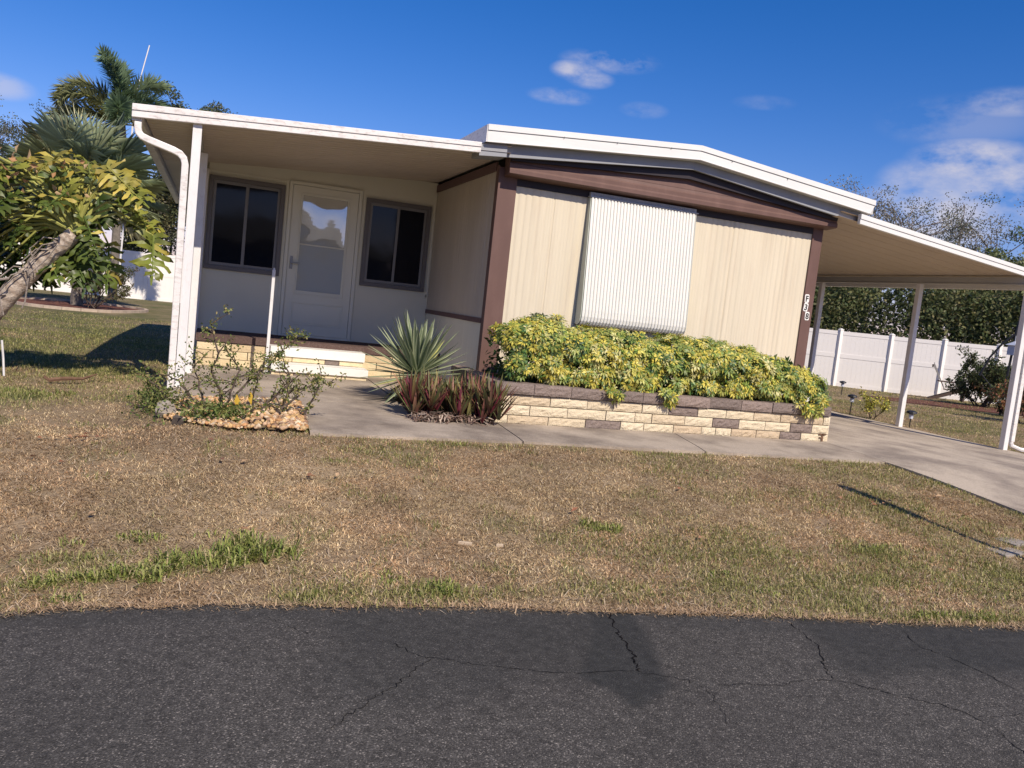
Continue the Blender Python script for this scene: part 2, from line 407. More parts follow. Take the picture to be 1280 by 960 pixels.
V = np.stack([RX, RY, RZ], -1).reshape(-1, 3)
nx, ny = len(rx), len(rt)
ii = (np.arange(ny-1)[:, None]*nx + np.arange(nx-1)[None, :]).ravel()
F = np.stack([ii+nx, ii+nx+1, ii+1, ii], 1)
# edge skirt
sk = np.stack([rx, E[0]+.004, RZ[0]-.05], -1); b = len(V); V = np.concatenate([V, sk])
k = np.arange(nx-1); F = np.concatenate([F, np.stack([k, k+1, b+k+1, b+k], 1)])
colr = np.concatenate([road_cols(RX, RY).reshape(-1, 3), np.full((nx, 3), .05)])
# cracks: thin jagged ribbons of the road mesh, lying in the surface
CRACKS = [([(-1.04,-5.57),(-1.09,-5.7),(-1.11,-5.81),(-1.13,-5.91),(-1.15,-6.01),(-1.18,-6.09),(-1.2,-6.16)], .010),
 ([(-2.1,-5.81),(-2.05,-5.91),(-2.02,-5.94),(-1.97,-5.96),(-1.84,-6.03),(-1.7,-6.07),(-1.52,-6.13),(-1.37,-6.14),(-1.2,-6.15)], .004),
 ([(-1.98,-5.96),(-2.06,-6.04),(-2.14,-6.14),(-2.24,-6.23),(-2.34,-6.33),(-2.42,-6.42)], .0045),
 ([(-.16,-5.74),(-.2,-5.88),(-.22,-6.0),(-.33,-6.16),(-.38,-6.25),(-.39,-6.31)], .0065),
 ([(-.4,-6.31),(-.52,-6.3),(-.6,-6.31),(-.66,-6.33),(-.79,-6.31),(-.87,-6.31),(-.94,-6.29)], .0035),
 ([(-.38,-6.33),(-.31,-6.39),(-.26,-6.43),(-.19,-6.51),(-.1,-6.56),(-.05,-6.66),(-.04,-6.76),(-.1,-6.92)], .005),
 ([(.39,-5.86),(.31,-6.06),(.35,-6.14),(.38,-6.28),(.39,-6.39),(.39,-6.52)], .005),
 ([(-1.2,-6.16),(-1.04,-6.25),(-1.01,-6.34),(-1.03,-6.43),(-1.09,-6.6)], .003),
 ([(-2.56,-5.51),(-2.51,-5.58),(-2.45,-5.66),(-2.38,-5.72)], .003),
 ([(-.04,-6.66),(.05,-6.68),(.21,-6.67)], .003)]
cv, cf = [], []
rr = random.Random(5)
for pts, w in CRACKS:
    P = []
    for i in range(len(pts)-1):
        for j in range(7):
            t = j/7; P.append([pts[i][0]*(1-t)+pts[i+1][0]*t + rr.uniform(-.010,.010), pts[i][1]*(1-t)+pts[i+1][1]*t + rr.uniform(-.010,.010)])
    P.append(list(pts[-1]))
    for i, (x, y) in enumerate(P):
        a = P[max(i-1,0)]; c = P[min(i+1,len(P)-1)]
        d = Vector((c[0]-a[0], c[1]-a[1])).normalized(); ww = w*.5*rr.uniform(.15,1.0)*(1 if 0 < i < len(P)-1 else .2)
        z = float(H(x, y))+.004+.006*(float(fbm(np.array(x), np.array(y), 1.2, 85))-.5)+.0022
        cv += [(x-d.y*ww, y+d.x*ww, z), (x+d.y*ww, y-d.x*ww, z)]
        if i: k = len(cv); cf.append((k-4, k-2, k-1, k-3))
b = len(V); V = np.concatenate([V, np.array(cv)]); nroad = len(F)
F = np.concatenate([F, np.array(cf)+b]); colr = np.concatenate([colr, np.full((len(cv), 3), .01)])
ro = npmesh('road', V, F, colr, [M['asphalt'], M['crack']], smooth=True); tag(ro, kind='structure')
mi = np.zeros(len(F), np.int32); mi[nroad:] = 1; ro.data.polygons.foreach_set('material_index', mi)

# concrete slabs: each a real slab with a joint round it
def slabs(name, quads, mat, lift=.022):
    mb = MB()
    for q in quads:
        n = 8; top = []
        (ax,ay),(bx,by),(cx,cy),(dx,dy) = q
        for i in range(n+1):
            for j in range(n+1):
                u, v = i/n, j/n
                x = (ax*(1-u)+bx*u)*(1-v)+(dx*(1-u)+cx*u)*v; y = (ay*(1-u)+by*u)*(1-v)+(dy*(1-u)+cy*u)*v
                top.append((x, y, float(H(x, y))+lift))
        fs = [(i*(n+1)+j, (i+1)*(n+1)+j, (i+1)*(n+1)+j+1, i*(n+1)+j+1) for i in range(n) for j in range(n)]
        rim = [i*(n+1) for i in range(n+1)] + [n*(n+1)+j for j in range(1, n+1)] + [i*(n+1)+n for i in range(n-1, -1, -1)] + [j for j in range(n-1, 0, -1)]
        b0 = len(top); low = [(top[k][0], top[k][1], top[k][2]-.09) for k in rim]
        m_ = len(rim)
        fs += [(rim[k], rim[(k+1) % m_], b0+(k+1) % m_, b0+k) for k in range(m_)]
        mb.add(top+low, fs)
    o = mb.build(name, mat); tag(o, kind='structure'); return o
j = .006
WALK = [[(-2.10,-2.64),(-.38-j,-2.56),(-.30-j,-1.66),(-.42,-1.80)] ,
        [(-.38+j,-2.56),(1.34-j,-2.60),(1.59-j,-1.63),(-.30+j,-1.63)],
        [(1.34+j,-2.60),(3.31-j,-2.67),(3.62-j,-1.63),(1.59+j,-1.63)]]
WALK[0] = [(-2.10,-2.64),(-.38-j,-2.56),(-.30-j,-1.63),(-1.10,-1.86)]
PATIO = [[(-2.10,-2.62),(-1.112,-1.86),(-1.02,-.70-j),(-2.03,-.98-j)],
         [(-3.16,-1.05),(-2.04,-.97),(-2.04,1.9),(-3.16,1.9)],
         [(-2.03,-.96),(-1.02,-.69),(-.9752,.1),(-.9752,1.9),(-2.03,1.9)][:2]+[(-.9752,1.9),(-2.03,1.9)],
         [(-.9748,.1),(-.03,.1),(-.03,1.9),(-.9748,1.9)]]
slabs('walkway', WALK+PATIO, M['concrete'])
DRV = [[(3.31+j,-2.67),(7.66,-2.67),(7.66,-.05),(3.63,-.05)],
       [(3.50,-4.1),(7.75,-4.1),(7.66,-2.68),(3.31+j,-2.68)],
       [(3.75,-6.15),(8.2,-6.9),(7.75,-4.11),(3.50,-4.11)],
       [(4.40,-.04),(7.66,-.04),(7.66,6),(4.40,6)],[(4.40,6.01),(7.66,6.01),(7.66,12),(4.40,12)]]
slabs('driveway', DRV, M['drive'], .024)
OFFLAWN = [[(-2.10,-2.63),(3.31,-2.63),(3.62,-1.6),(3.62,0),(-.03,.2),(-.03,9),(-3.16,9),(-3.16,-2.0),(-3.06,-2.26),(-2.6,-2.56),(-2.10,-2.54)],
           [(3.31,-2.67),(7.68,-2.67),(7.7,12),(4.4,14),(-.1,14),(-.1,0),(3.5,0)], [(3.31,-2.6),(3.50,-4.1),(3.75,-6.2),(8.2,-7),(7.75,-4.1),(7.68,-2.6)]]
# small bed for yucca and purple plants, in the concrete
mb = MB(); mb.add([(-1.10,-1.84,.018),(-.30,-1.62,.02),(-.03,-1.60,.02),(-.03,.09,.02),(-1.0,.09,.02),(-1.02,-.70,.02)], [(0,1,2,3,4,5)])
tag(mb.build('soil_bed', M['soil']), kind='structure')

# ------------------------------------------------------------------ lawn blades
def blades(name, x, y, h, w, lean, col, ang=None, curl=.3):
    """each blade: a bent strip of two quads folded into a tapered tip"""
    n = len(x); a = RNG.uniform(0, 2*np.pi, n) if ang is None else ang
    z = H(x, y) + .012*(fbm(x, y, 1.5, 41)-.5)
    dx, dy = np.cos(a), np.sin(a)
    px, py = -dy, dx
    h1 = h*np.cos(lean); r1 = h*np.sin(lean)
    mid = .5
    z0 = z-.004
    P0 = np.stack([x-px*w, y-py*w, z0], -1); P1 = np.stack([x+px*w, y+py*w, z0], -1)
    mx_ = x+dx*r1*mid; my_ = y+dy*r1*mid; mz = z+h1*mid*(1+curl)
    P2 = np.stack([mx_+px*w*.8, my_+py*w*.8, mz], -1); P3 = np.stack([mx_-px*w*.8, my_-py*w*.8, mz], -1)
    P4 = np.stack([x+dx*r1, y+dy*r1, z+h1], -1)
    V = np.stack([P0, P1, P2, P3, P4], 1).reshape(-1, 3)
    b = np.arange(n)*5
    F = np.concatenate([np.stack([b, b+1, b+2], 1), np.stack([b, b+2, b+3], 1), np.stack([b+3, b+2, b+4], 1)])
    C = np.repeat(col, 5, axis=0)
    return npmesh(name, V, F, C, M['grass'])

def lawn_points(x0, x1, y0, y1, dens):
    n = int((x1-x0)*(y1-y0)*dens)
    x = RNG.uniform(x0, x1, n); y = RNG.uniform(y0, y1, n)
    k = (y > road_edge(x)+RNG.uniform(-.05, .03, n))
    for p in OFFLAWN: k &= ~in_poly(x, y, p)
    clump = fbm(x, y, 9, 91)
    k &= (clump > RNG.uniform(.12, .52, n))
    return x[k], y[k]
def cull(x, y, m=.35):
    # keep only what the photograph could plausibly look at (a generous wedge in front of the road)
    dx = x+2.857; dy = y+8.884
    a = np.arctan2(dx, dy)
    k = (a > -.40-m) & (a < .98+m)
    return x[k], y[k]
parts = []
for (x0, x1, y0, y1, d) in [(-6,4,-6.1,-3.6,18500),(-6,4,-3.6,-2.4,12000),(-7.5,-2.9,-2.4,1.5,4500),(-9,-3,1.5,6,1800),(-13,-3,6,14,500),(7.6,14,-2,6,1300),(7,22,6,14,420)]:
    parts.append(cull(*lawn_points(x0, x1, y0, y1, d), m=.12))
gx = np.concatenate([p[0] for p in parts]); gy = np.concatenate([p[1] for p in parts])
n = len(gx); dist = np.hypot(gx+2.857, gy+8.884)
gr = green(gx, gy)
isg = RNG.random(n) < np.clip(gr*1.1-.06, 0, .92)
h = RNG.uniform(.012, .040, n); lean = RNG.uniform(1.0, 1.53, n)
w = RNG.uniform(.0009, .0020, n)*(1+dist/14)
h = np.where(isg, RNG.uniform(.02, .048, n), h); lean = np.where(isg, RNG.uniform(.35, 1.35, n), lean)
h = h*np.where(dist > 9, 1.15, 1)
tan = np.array([[.62,.48,.27],[.55,.42,.235],[.72,.58,.35],[.43,.32,.18],[.48,.32,.18],[.36,.27,.16],[.30,.22,.13],[.20,.145,.09]])
c = tan[RNG.integers(0, len(tan), n)]
shade = ((.62+.76*fbm(gx, gy, 2.0, 95))*(.70+.6*fbm(gx, gy, 7.0, 98)))[:, None]
red = S((fbm(gx, gy, 1.7, 97)-.42)*5)[:, None]
c = c*shade*(1-red*np.array([.05,.12,.12]))
gc = np.array([[.19,.20,.06],[.25,.24,.08],[.15,.17,.05],[.36,.33,.13],[.38,.34,.16]])[RNG.integers(0, 5, n)]
lush = np.zeros(n)
for sx, sy, rx_, ry_, a_ in GREEN_SPOTS[:5]: lush = np.maximum(lush, a_*np.exp(-(((gx-sx)/rx_)**2+((gy-sy)/ry_)**2)*1.2))
gc = gc*(1-lush[:, None]*.15) + np.array([.01,.04,.0])*lush[:, None]
c = np.where(isg[:, None], gc, c*1.05)*RNG.uniform(.75, 1.25, (n, 1))
o = blades('lawn', gx, gy, h, w, lean, c); tag(o, kind='stuff')
# longer tufts of fresh weed grass
tx, ty, tc, th = [], [], [], []
def tuft(cx, cy, rx_, ry_, n_, hh):
    n_ = int(n_*1.9); kc = RNG.integers(0, max(3, n_//14), n_); ccx = RNG.normal(0, rx_*.5, n_); ccy = RNG.normal(0, ry_*.5, n_); x = cx + ccx[kc] + RNG.normal(0, .020, n_); y = cy + ccy[kc] + RNG.normal(0, .020, n_)
    tx.append(x); ty.append(y); th.append(RNG.uniform(.5, 1.1, n_)*hh)
    tc.append(np.array([[.24,.27,.07],[.33,.35,.10],[.17,.20,.05],[.40,.39,.15],[.40,.32,.18],[.18,.24,.06]])[RNG.integers(0, 6, n_)]*RNG.uniform(.8, 1.15, (n_, 1)))
for a_ in [(-2.56,-4.76,.17,.15,300,.10),(-2.70,-4.84,.14,.09,150,.085),(-2.86,-4.90,.16,.12,200,.085),(-3.05,-4.95,.18,.10,200,.075),(-3.2,-4.97,.08,.05,70,.07),(-3.3,-4.97,.16,.05,120,.055),(-3.45,-5.0,.1,.03,50,.06),(-.60,-4.33,.05,.03,60,.05),(-.48,-4.42,.10,.04,110,.05),
           (-1.74,-5.24,.07,.06,130,.055),(-3.1,-4.55,.3,.05,110,.05),(-3.35,-5.2,.08,.02,30,.06),(1.32,-4.7,.25,.12,160,.04),(.0,-5.35,.06,.05,50,.04),(-1.95,-5.1,.06,.04,40,.04),
           (.75,-5.72,.2,.03,110,.05),(1.05,-5.78,.06,.03,50,.05),(-.1,-5.1,.2,.1,70,.04),(-1.1,-2.72,.3,.03,50,.035),(.9,-2.70,.2,.03,30,.035),(-2.13,-2.5,.02,.06,60,.05),(-4.2,-.9,.4,.2,200,.05)]:
    tuft(*a_)
tx = np.concatenate(tx); ty = np.concatenate(ty); th = np.concatenate(th); tc = np.concatenate(tc)
o = blades('weed_grass', tx, ty, th, RNG.uniform(.0015, .0046, len(tx)), RNG.uniform(.55, 1.48, len(tx)), tc, curl=.8); tag(o, kind='stuff')
# straw and clippings lying flat
x, y = cull(*lawn_points(-5, 3.5, -6.0, -2.4, 550), m=.1)
n = len(x)
o = blades('straw', x, y, RNG.uniform(.04, .11, n), RNG.uniform(.0013, .0028, n), RNG.uniform(1.42, 1.55, n), np.array([.66,.53,.37])*RNG.uniform(.5, 1.15, (n, 1)), curl=2.5); tag(o, kind='stuff')
# straw edge creeping over the asphalt
n = 5200; x = RNG.uniform(-5.2, 3.2, n); y = road_edge(x)+RNG.normal(.0, .022, n)
o = blades('dry_verge', x, y, RNG.uniform(.03, .075, n), RNG.uniform(.0015, .003, n), RNG.uniform(1.15, 1.5, n), np.array([.52,.37,.23])*RNG.uniform(.5, 1.2, (n, 1)), curl=.8); tag(o, kind='stuff')

# ------------------------------------------------------------------ the mobile home
W = 4.36; D = 2.72; BACK = 13.0
home = empty('mobile_home', (0, 0, 0), 'cream and brown mobile home with white ribbed awning and shaded front porch', 'mobile home')
def corr(name, p0, p1, z0, z1, nrm, mat, pitch=.078, amp=.005, wob=.5, seed=1, step=.008, seams=()):
    """uneven vertical ribs pressed in sheet metal, between plan points p0 and p1"""
    p0 = np.array(p0, float); p1 = np.array(p1, float); Ln = np.linalg.norm(p1-p0); n = int(Ln/step)
    u = np.linspace(0, Ln, n)
    ph = 2*np.pi*u/pitch + wob*np.sin(u*2*np.pi/.61+seed) + wob*.6*np.sin(u*2*np.pi/.27+seed*2)
    off = amp*np.sin(ph)*(.65+.5*np.sin(u*2*np.pi/.9+seed)) + amp*.35*np.sin(2*ph+1)
    for s_ in seams: off = off - .010*np.exp(-((u-s_)/.006)**2)
    zs_ = np.array([z0, z0+(z1-z0)*.33, z0+(z1-z0)*.66, z1]); nr = np.array(nrm, float)
    d = (p1-p0)/Ln; V = []
    for k, z in enumerate(zs_):
        o2 = off + .0025*np.sin(u*5+k*1.7+seed)
        V.append(np.stack([p0[0]+d[0]*u+nr[0]*o2, p0[1]+d[1]*u+nr[1]*o2, np.full(n, z)], -1))
    V = np.concatenate(V); i = np.arange(n-1); F = np.concatenate([np.stack([i+k*n, i+1+k*n, i+1+(k+1)*n, i+(k+1)*n], 1) for k in range(3)])
    o = npmesh(name, V, F, None, mat, home, smooth=True)
    return o
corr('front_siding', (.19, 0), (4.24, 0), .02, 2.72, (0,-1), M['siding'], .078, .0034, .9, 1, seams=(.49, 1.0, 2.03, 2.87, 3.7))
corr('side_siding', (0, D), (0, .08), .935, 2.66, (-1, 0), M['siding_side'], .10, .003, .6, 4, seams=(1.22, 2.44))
corr('side_skirting', (0, D), (0, .08), -.05, .88, (-1, 0), M['porch_wall'], .2, .0012, .6, 6)
m_ = MB(); m_.box((.02,.02,-.1), (W-.02, BACK, 2.60)); m_.build('wall_core', M['siding_side'], home)
m_ = MB(); m_.box((-3.06, D, -.2), (-.0, 9.5, 2.36)); m_.build('porch_room_core', M['porch_wall'], home)
# corner trims
m_ = MB(); m_.box((-.012,-.022,-.05), (.205,.0,2.60)); m_.box((-.012,.0,-.05), (.0,.085,2.62)); m_.build('corner_trim', M['brown'], home, bevel=.003)
m_ = MB(); m_.box((4.22,-.022,-.15), (W+.012,.0,2.56)); m_.box((W,.0,-.15), (W+.012,.12,2.56)); m_.build('corner_trim', M['brown'], home, bevel=.003)
m_ = MB(); m_.box((-.016,.085,.88), (-.0,D-.002,.935)); m_.build('belt_strip', M['brown_dark'], home)
m_ = MB(); m_.box((-.02,.085,2.565), (-.0,D-.002,2.66)); m_.build('eave_strip', M['brown_dark'], home)
# brown gable: stepped ledge and panel above
m_ = MB()
prof = [(0,2.50),(-.17,2.515),(-.19,2.525),(-.19,2.570),(-.178,2.585),(-.178,2.63),(-.165,2.645),(-.155,2.70),(0,2.72)]
m_.extrude_x(prof, .048, W+.075); m_.build('gable_ledge', M['brown'], home, bevel=.002)
m_ = MB(); zr = lambda x: 2.64+(.225*x/2.18 if x < 2.18 else .225-(x-2.18)*.25/2.18)
pts = [(.10, 2.68), (W, 2.68), (W, 2.72), (2.24, 3.04), (.10, 2.78)]
vs = [(x, -.160+(z-2.7)*.10, z) for x, z in pts]+[(x, .0, z) for x, z in pts]
m_.add(vs, [(0,1,2,3,4),(9,8,7,6,5)]+[(i,(i+1)%5,5+(i+1)%5,5+i) for i in range(5)])
for z in (2.775, 2.85):   # pressed ribs in the panel
    m_.box((.5 if z < 2.8 else 1.3, -.165, z), (3.9 if z < 2.8 else 3.1, -.145, z+.012))
m_.build('gable_panel', M['brown'], home)
# dark trim board right under the ledge, and a dark band painting the roof's shade above the gable panel
m_ = MB(); m_.box((.206,-.016,2.425),(4.219,.0,2.512)); m_.build('head_trim', M['trim_shade_black'], home)
# grey rake board
def band(mb, top, bot, y0, y1, mi=0):
    for (a, b, c, d) in zip(top[:-1], top[1:], bot[:-1], bot[1:]):
        mb.hexa([(c[0],y0,c[1]),(d[0],y0,d[1]),(d[0],y1,d[1]),(c[0],y1,c[1]),(a[0],y0,a[1]),(b[0],y0,b[1]),(b[0],y1,b[1]),(a[0],y1,a[1])], mi)
m_ = MB(); band(m_, [(-.352,2.75),(-.05,2.81)], [(-.352,2.625),(-.05,2.655)], -.33, -.05)
band(m_, [(-.047,2.83),(2.24,3.05),(4.72,2.80)], [(-.047,2.662),(2.24,2.888),(4.62,2.615)], -.285, -.24)
m_.build('rake_board', M['rakeboard'], home, bevel=.002)
m_ = MB(); band(m_, [(.05,2.80),(2.24,3.03),(4.45,2.77)], [(.05,2.652),(2.24,2.79),(4.40,2.60)], -.215, -.17); m_.build('gable_shade_band', M['trim_shade_black'], home)  # near-black strip stands in for the arched shadow under the roof edge
m_ = MB(); band(m_, [(-.04,2.84),(2.24,3.05),(4.6,2.80)], [(-.04,2.80),(2.24,3.02),(4.6,2.77)], -.30, -.0); m_.build('gable_soffit', M['rakeboard'], home)
# over-roof with white two-step fascia
LT, PT, RT_ = (-.299,2.946), (2.243,3.148), (4.799,2.896)
def low(p, d): return (p[0], p[1]-d)
m_ = MB()
up = [LT, PT, RT_]
band(m_, up, [low(p,.060) for p in up], -.395, -.37)
mid_t = [low(p,.064) for p in up]; mid_b = [(-.296,2.766),(2.243,2.986),(4.74,2.728)]
band(m_, mid_t, mid_b, -.384, -.36)
lip = [(-.296,2.776),(2.243,2.996),(4.74,2.738)]
band(m_, lip, mid_b, -.388, -.380)
m_.build('roof_fascia', M['white'], home, bevel=.0015)
m_ = MB(); band(m_, [low(p,.004) for p in up], [low(p,.17) for p in up], -.365, BACK+.4); m_.build('roof', M['roofing'], home)
m_ = MB(); m_.box((-.308,-.38,2.768), (-.296,BACK+.4,2.944)); m_.build('side_fascia', M['white_old'], home)
for x in (.55, 1.18, 1.85, 2.66, 3.45):
    m_ = MB()
    zt = LT[1]+(PT[1]-LT[1])*(x-LT[0])/(PT[0]-LT[0]) if x < 2.18 else PT[1]-(x-2.18)*.0996
    m_.box((x,-.3965,zt-.072), (x+.006,-.3845,zt-.055))
    m_.build('fascia_clip', M['handle'], home)

# porch roof: tan ribbed pans below, white fascia, gutter
pz = lambda x: 2.428+.0662*(x+3.646)        # underside of fascia
m_ = MB()
nP = 62; y0, y1 = -.34, 9.4
ys_ = []
y = y0
while y < D+.05:
    ys_ += [(y, 0), (y+.125, 0), (y+.130, .016), (y+.146, .016), (y+.150, 0)]; y += .152
ys_.append((y1, 0))
for (a, za), (b, zb) in zip(ys_[:-1], ys_[1:]):
    m_.quad((-3.55, a, pz(-3.55)+.035+za), (-.0, a, pz(0)+.035+za), (-.0, b, pz(0)+.035+zb), (-3.55, b, pz(-3.55)+.035+zb))
m_.quad((-3.56,y0,pz(-3.56)+.105), (0,y0,pz(0)+.105), (0,y1,pz(0)+.105), (-3.56,y1,pz(-3.56)+.105))
m_.build('porch_ceiling', M['soffit'], home)
m_ = MB()
xa, xb = -3.648, -.354
def fas(mb, x0, x1, fz, y, h1=.112):
    mb.hexa([(x0,y,fz(x0)),(x1,y,fz(x1)),(x1,y+.05,fz(x1)),(x0,y+.05,fz(x0)),(x0,y,fz(x0)+.0592),(x1,y,fz(x1)+.0562),(x1,y+.05,fz(x1)+.0562),(x0,y+.05,fz(x0)+.0592)])
    mb.hexa([(x0,y-.010,fz(x0)+.060),(x1,y-.010,fz(x1)+.057),(x1,y+.05,fz(x1)+.057),(x0,y+.05,fz(x0)+.060),(x0,y-.010,fz(x0)+h1+.006),(x1,y-.010,fz(x1)+h1-.008),(x1,y+.05,fz(x1)+h1-.008),(x0,y+.05,fz(x0)+h1+.006)])
fas(m_, xa, xb, pz, -.39); m_.build('porch_fascia', M['white_old'], home, bevel=.004)
m_ = MB(); m_.box((-3.65,-.335,2.405),(-3.565,9.3,2.42)); m_.box((-3.65,-.335,2.42),(-3.642,9.3,2.52)); m_.box((-3.573,-.335,2.42),(-3.565,9.3,2.52)); m_.box((-3.642,-.335,2.42),(-3.573,-.327,2.52))
m_.build('gutter', M['white_old'], home, bevel=.003)
m_ = MB(); m_.box((-3.125,-.28,2.38),(-3.055,D-.01,2.465)); m_.build('porch_beam', M['beam'], home)
m_ = MB(); m_.box((-3.125,-.345,-.1),(-3.05,-.27,2.47)); m_.box((-3.130,-.348,-.1),(-3.11,-.342,2.46)); m_.build('porch_post', M['post'], home, bevel=.006)
m_ = MB(); m_.box((-3.075,.82,-.06),(-3.0,.90,2.365)); m_.build('porch_post', M['post'], home, bevel=.006)
m_ = MB(); m_.box((-3.10,D-.075,.30),(-3.0,D-.002,2.42)); m_.build('porch_post', M['post'], home, bevel=.006)
# downspout
m_ = MB()
def rectpipe(mb, pts, w=.062, h=.075):
    P = [Vector(p) for p in pts]; rings = []
    for i, p in enumerate(P):
        d = (P[min(i+1,len(P)-1)]-P[max(i-1,0)]).normalized()
        yv = Vector((0,1,0)); s_ = d.cross(yv).normalized()
        rings.append([p+s_*w/2+yv*h/2, p-s_*w/2+yv*h/2, p-s_*w/2-yv*h/2, p+s_*w/2-yv*h/2])
    vs = [v for r_ in rings for v in r_]; fs = []
    for i in range(len(P)-1):
        for k in range(4): fs.append((i*4+k, i*4+(k+1)%4, (i+1)*4+(k+1)%4, (i+1)*4+k))
    fs += [(0,1,2,3), tuple(4*(len(P)-1)+k for k in (3,2,1,0))]
    mb.add(vs, fs)
rectpipe(m_, [(-3.595,-.32,2.40),(-3.595,-.32,2.345),(-3.585,-.32,2.305),(-3.555,-.32,2.275),(-3.50,-.32,2.255),(-3.28,-.32,2.195),(-3.225,-.32,2.172),(-3.19,-.32,2.135),(-3.175,-.32,2.08),(-3.168,-.32,1.2),(-3.165,-.32,-.09)])
m_.build('downspout', M['white_old'], home, bevel=.008)

# porch wall with its sheet, door and two windows
def hole_wall(mb, x0, x1, z0, z1, y, holes):
    xs_ = sorted({x0, x1, *[h[0] for h in holes], *[h[1] for h in holes]}); zs_ = sorted({z0, z1, *[h[2] for h in holes], *[h[3] for h in holes]})
    for a, b in zip(xs_[:-1], xs_[1:]):
        for c, d in zip(zs_[:-1], zs_[1:]):
            mx_, mz = (a+b)/2, (c+d)/2
            if any(h[0] < mx_ < h[1] and h[2] < mz < h[3] for h in holes): continue
            mb.quad((a,y,c),(b,y,c),(b,y,d),(a,y,d))
DX0, DX1, ZS = -1.995, -1.035, .385
WIN = [(-2.985,-2.045), (-.975,-.07)]; WB, WT = 1.165, 2.355
m_ = MB(); hole_wall(m_, -3.0, -.0, .30, 2.69, D-.012, [(a,b,WB,WT) for a,b in WIN]+[(DX0,DX1,ZS,ZS+2.05)])
m_.build('porch_wall', M['porch_wall'], home)
m_ = MB()
for x in (-2.02, -1.005): m_.box((x-.018,D-.022,.385),(x+.018,D-.0125,2.43))
m_.box((-3.0,D-.022,2.40),(-2.04,D-.0125,2.425)); m_.box((-3.0,D-.020,1.10),(-2.05,D-.0125,1.13)); m_.box((-.985,D-.020,1.10),(-.02,D-.0125,1.13)); m_.box((-.04,D-.020,.385),(-.01,D-.0125,2.55))
m_.build('wall_batten', M['porch_wall'], home)
for (a, b) in WIN:
    f = MB(); y0, y1 = D-.045, D+.02; t = .055
    f.box((a,y0,WB),(b,y1,WB+t)); f.box((a,y0,WT-t),(b,y1,WT)); f.box((a,y0,WB+t),(a+t,y1,WT-t)); f.box((b-t,y0,WB+t),(b,y1,WT-t))
    wf = f.build('window', M['winframe'], home, bevel=.003)
    s_ = MB(); c = (a+b)/2; t2 = .04; q0, q1 = y0+.012, y1-.01
    for (l, r_) in ((a+t+.002, c+.012), (c-.012, b-t-.002)):
        yy = q0 if l < c-.02 else q0+.016
        s_.box((l,yy,WB+t+.002),(r_,yy+.014,WB+t+t2)); s_.box((l,yy,WT-t-t2),(r_,yy+.014,WT-t-.002)); s_.box((l,yy,WB+t+t2),(l+.032,yy+.014,WT-t-t2)); s_.box((r_-.032,yy,WB+t+t2),(r_,yy+.014,WT-t-t2))
    s_.build('sash', M['winsash'], wf)
    for (l, r_, dy) in ((a+t+.01, c, .006), (c, b-t-.01, .022)):
        p = MB(); p.box((l,q0+dy,WB+t+.01),(r_,q0+dy+.005,WT-t-.01)); p.build('pane', M['darkglass'], wf)
# storm door
d0 = D-.03
f = MB(); zt = ZS+2.05
f.box((DX0,d0-.008,ZS),(DX0+.045,D+.01,zt)); f.box((DX1-.045,d0-.008,ZS),(DX1,D+.01,zt)); f.box((DX0+.045,d0-.008,zt-.045),(DX1-.045,D+.01,zt)); f.box((DX0+.045,d0-.02,ZS),(DX1-.045,D+.01,ZS+.03))
door = f.build('door', M['door'], home, bevel=.003)
p = MB(); a, b = DX0+.05, DX1-.05; z0, z1 = ZS+.035, zt-.05
gx0, gx1, gz0, gz1 = a+.135, b-.135, z0+.56, z1-.12
hole_wall(p, a, b, z0, z1, d0, [(gx0,gx1,gz0,gz1)])
p.quad((gx0,d0,gz0),(gx0,d0+.03,gz0),(gx0,d0+.03,gz1),(gx0,d0,gz1)); p.quad((gx1,d0,gz0),(gx1,d0+.03,gz0),(gx1,d0+.03,gz1),(gx1,d0,gz1)); p.quad((gx0,d0,gz1),(gx0,d0+.03,gz1),(gx1,d0+.03,gz1),(gx1,d0,gz1)); p.quad((gx0,d0,gz0),(gx0,d0+.03,gz0),(gx1,d0+.03,gz0),(gx1,d0,gz0))
p.box((a,d0+.0305,z0),(b,d0+.034,z1))
p.build('door_leaf', M['door'], door)
p = MB()
for (x0, x1, w0, w1) in ((gx0-.03, gx1+.03, gz0-.03, gz1+.03), (a+.09, b-.09, z0+.13, z0+.43)):
    t = .014
    p.box((x0,d0-.009,w0),(x1,d0-.001,w0+t)); p.box((x0,d0-.009,w1-t),(x1,d0-.001,w1)); p.box((x0,d0-.009,w0+t),(x0+t,d0-.001,w1-t)); p.box((x1-t,d0-.009,w0+t),(x1,d0-.001,w1-t))
p.box((a+.12,d0-.006,z0+.16),(b-.12,d0-.001,z0+.40))
p.build('panel_moulding', M['door'], door, bevel=.004)
p = MB(); n = 24   # slightly bowed glass
for i in range(n):
    for k in range(n):
        f_ = lambda u, v: (gx0+(gx1-gx0)*u, d0+.022-.006*math.sin(math.pi*u)*math.sin(math.pi*v)+.0022*math.sin(5*v+2*u)+.0015*math.sin(9*u+4*v), gz0+(gz1-gz0)*v)
        p.quad(f_(i/n,k/n), f_((i+1)/n,k/n), f_((i+1)/n,(k+1)/n), f_(i/n,(k+1)/n))
o = p.build('glass', M['doorglass'], door, smooth=True)
p = MB(); zc = gz0+(gz1-gz0)*.50; p.box((gx0,d0+.006,zc-.010),(gx1,d0+.013,zc+.010)); p.build('glazing_bar', M['door'], door, bevel=.003); p = MB(); p.box((gx0,d0+.004,gz0),(gx1,d0+.012,gz0+.028)); p.build('glazing_bar', M['door'], door, bevel=.003)
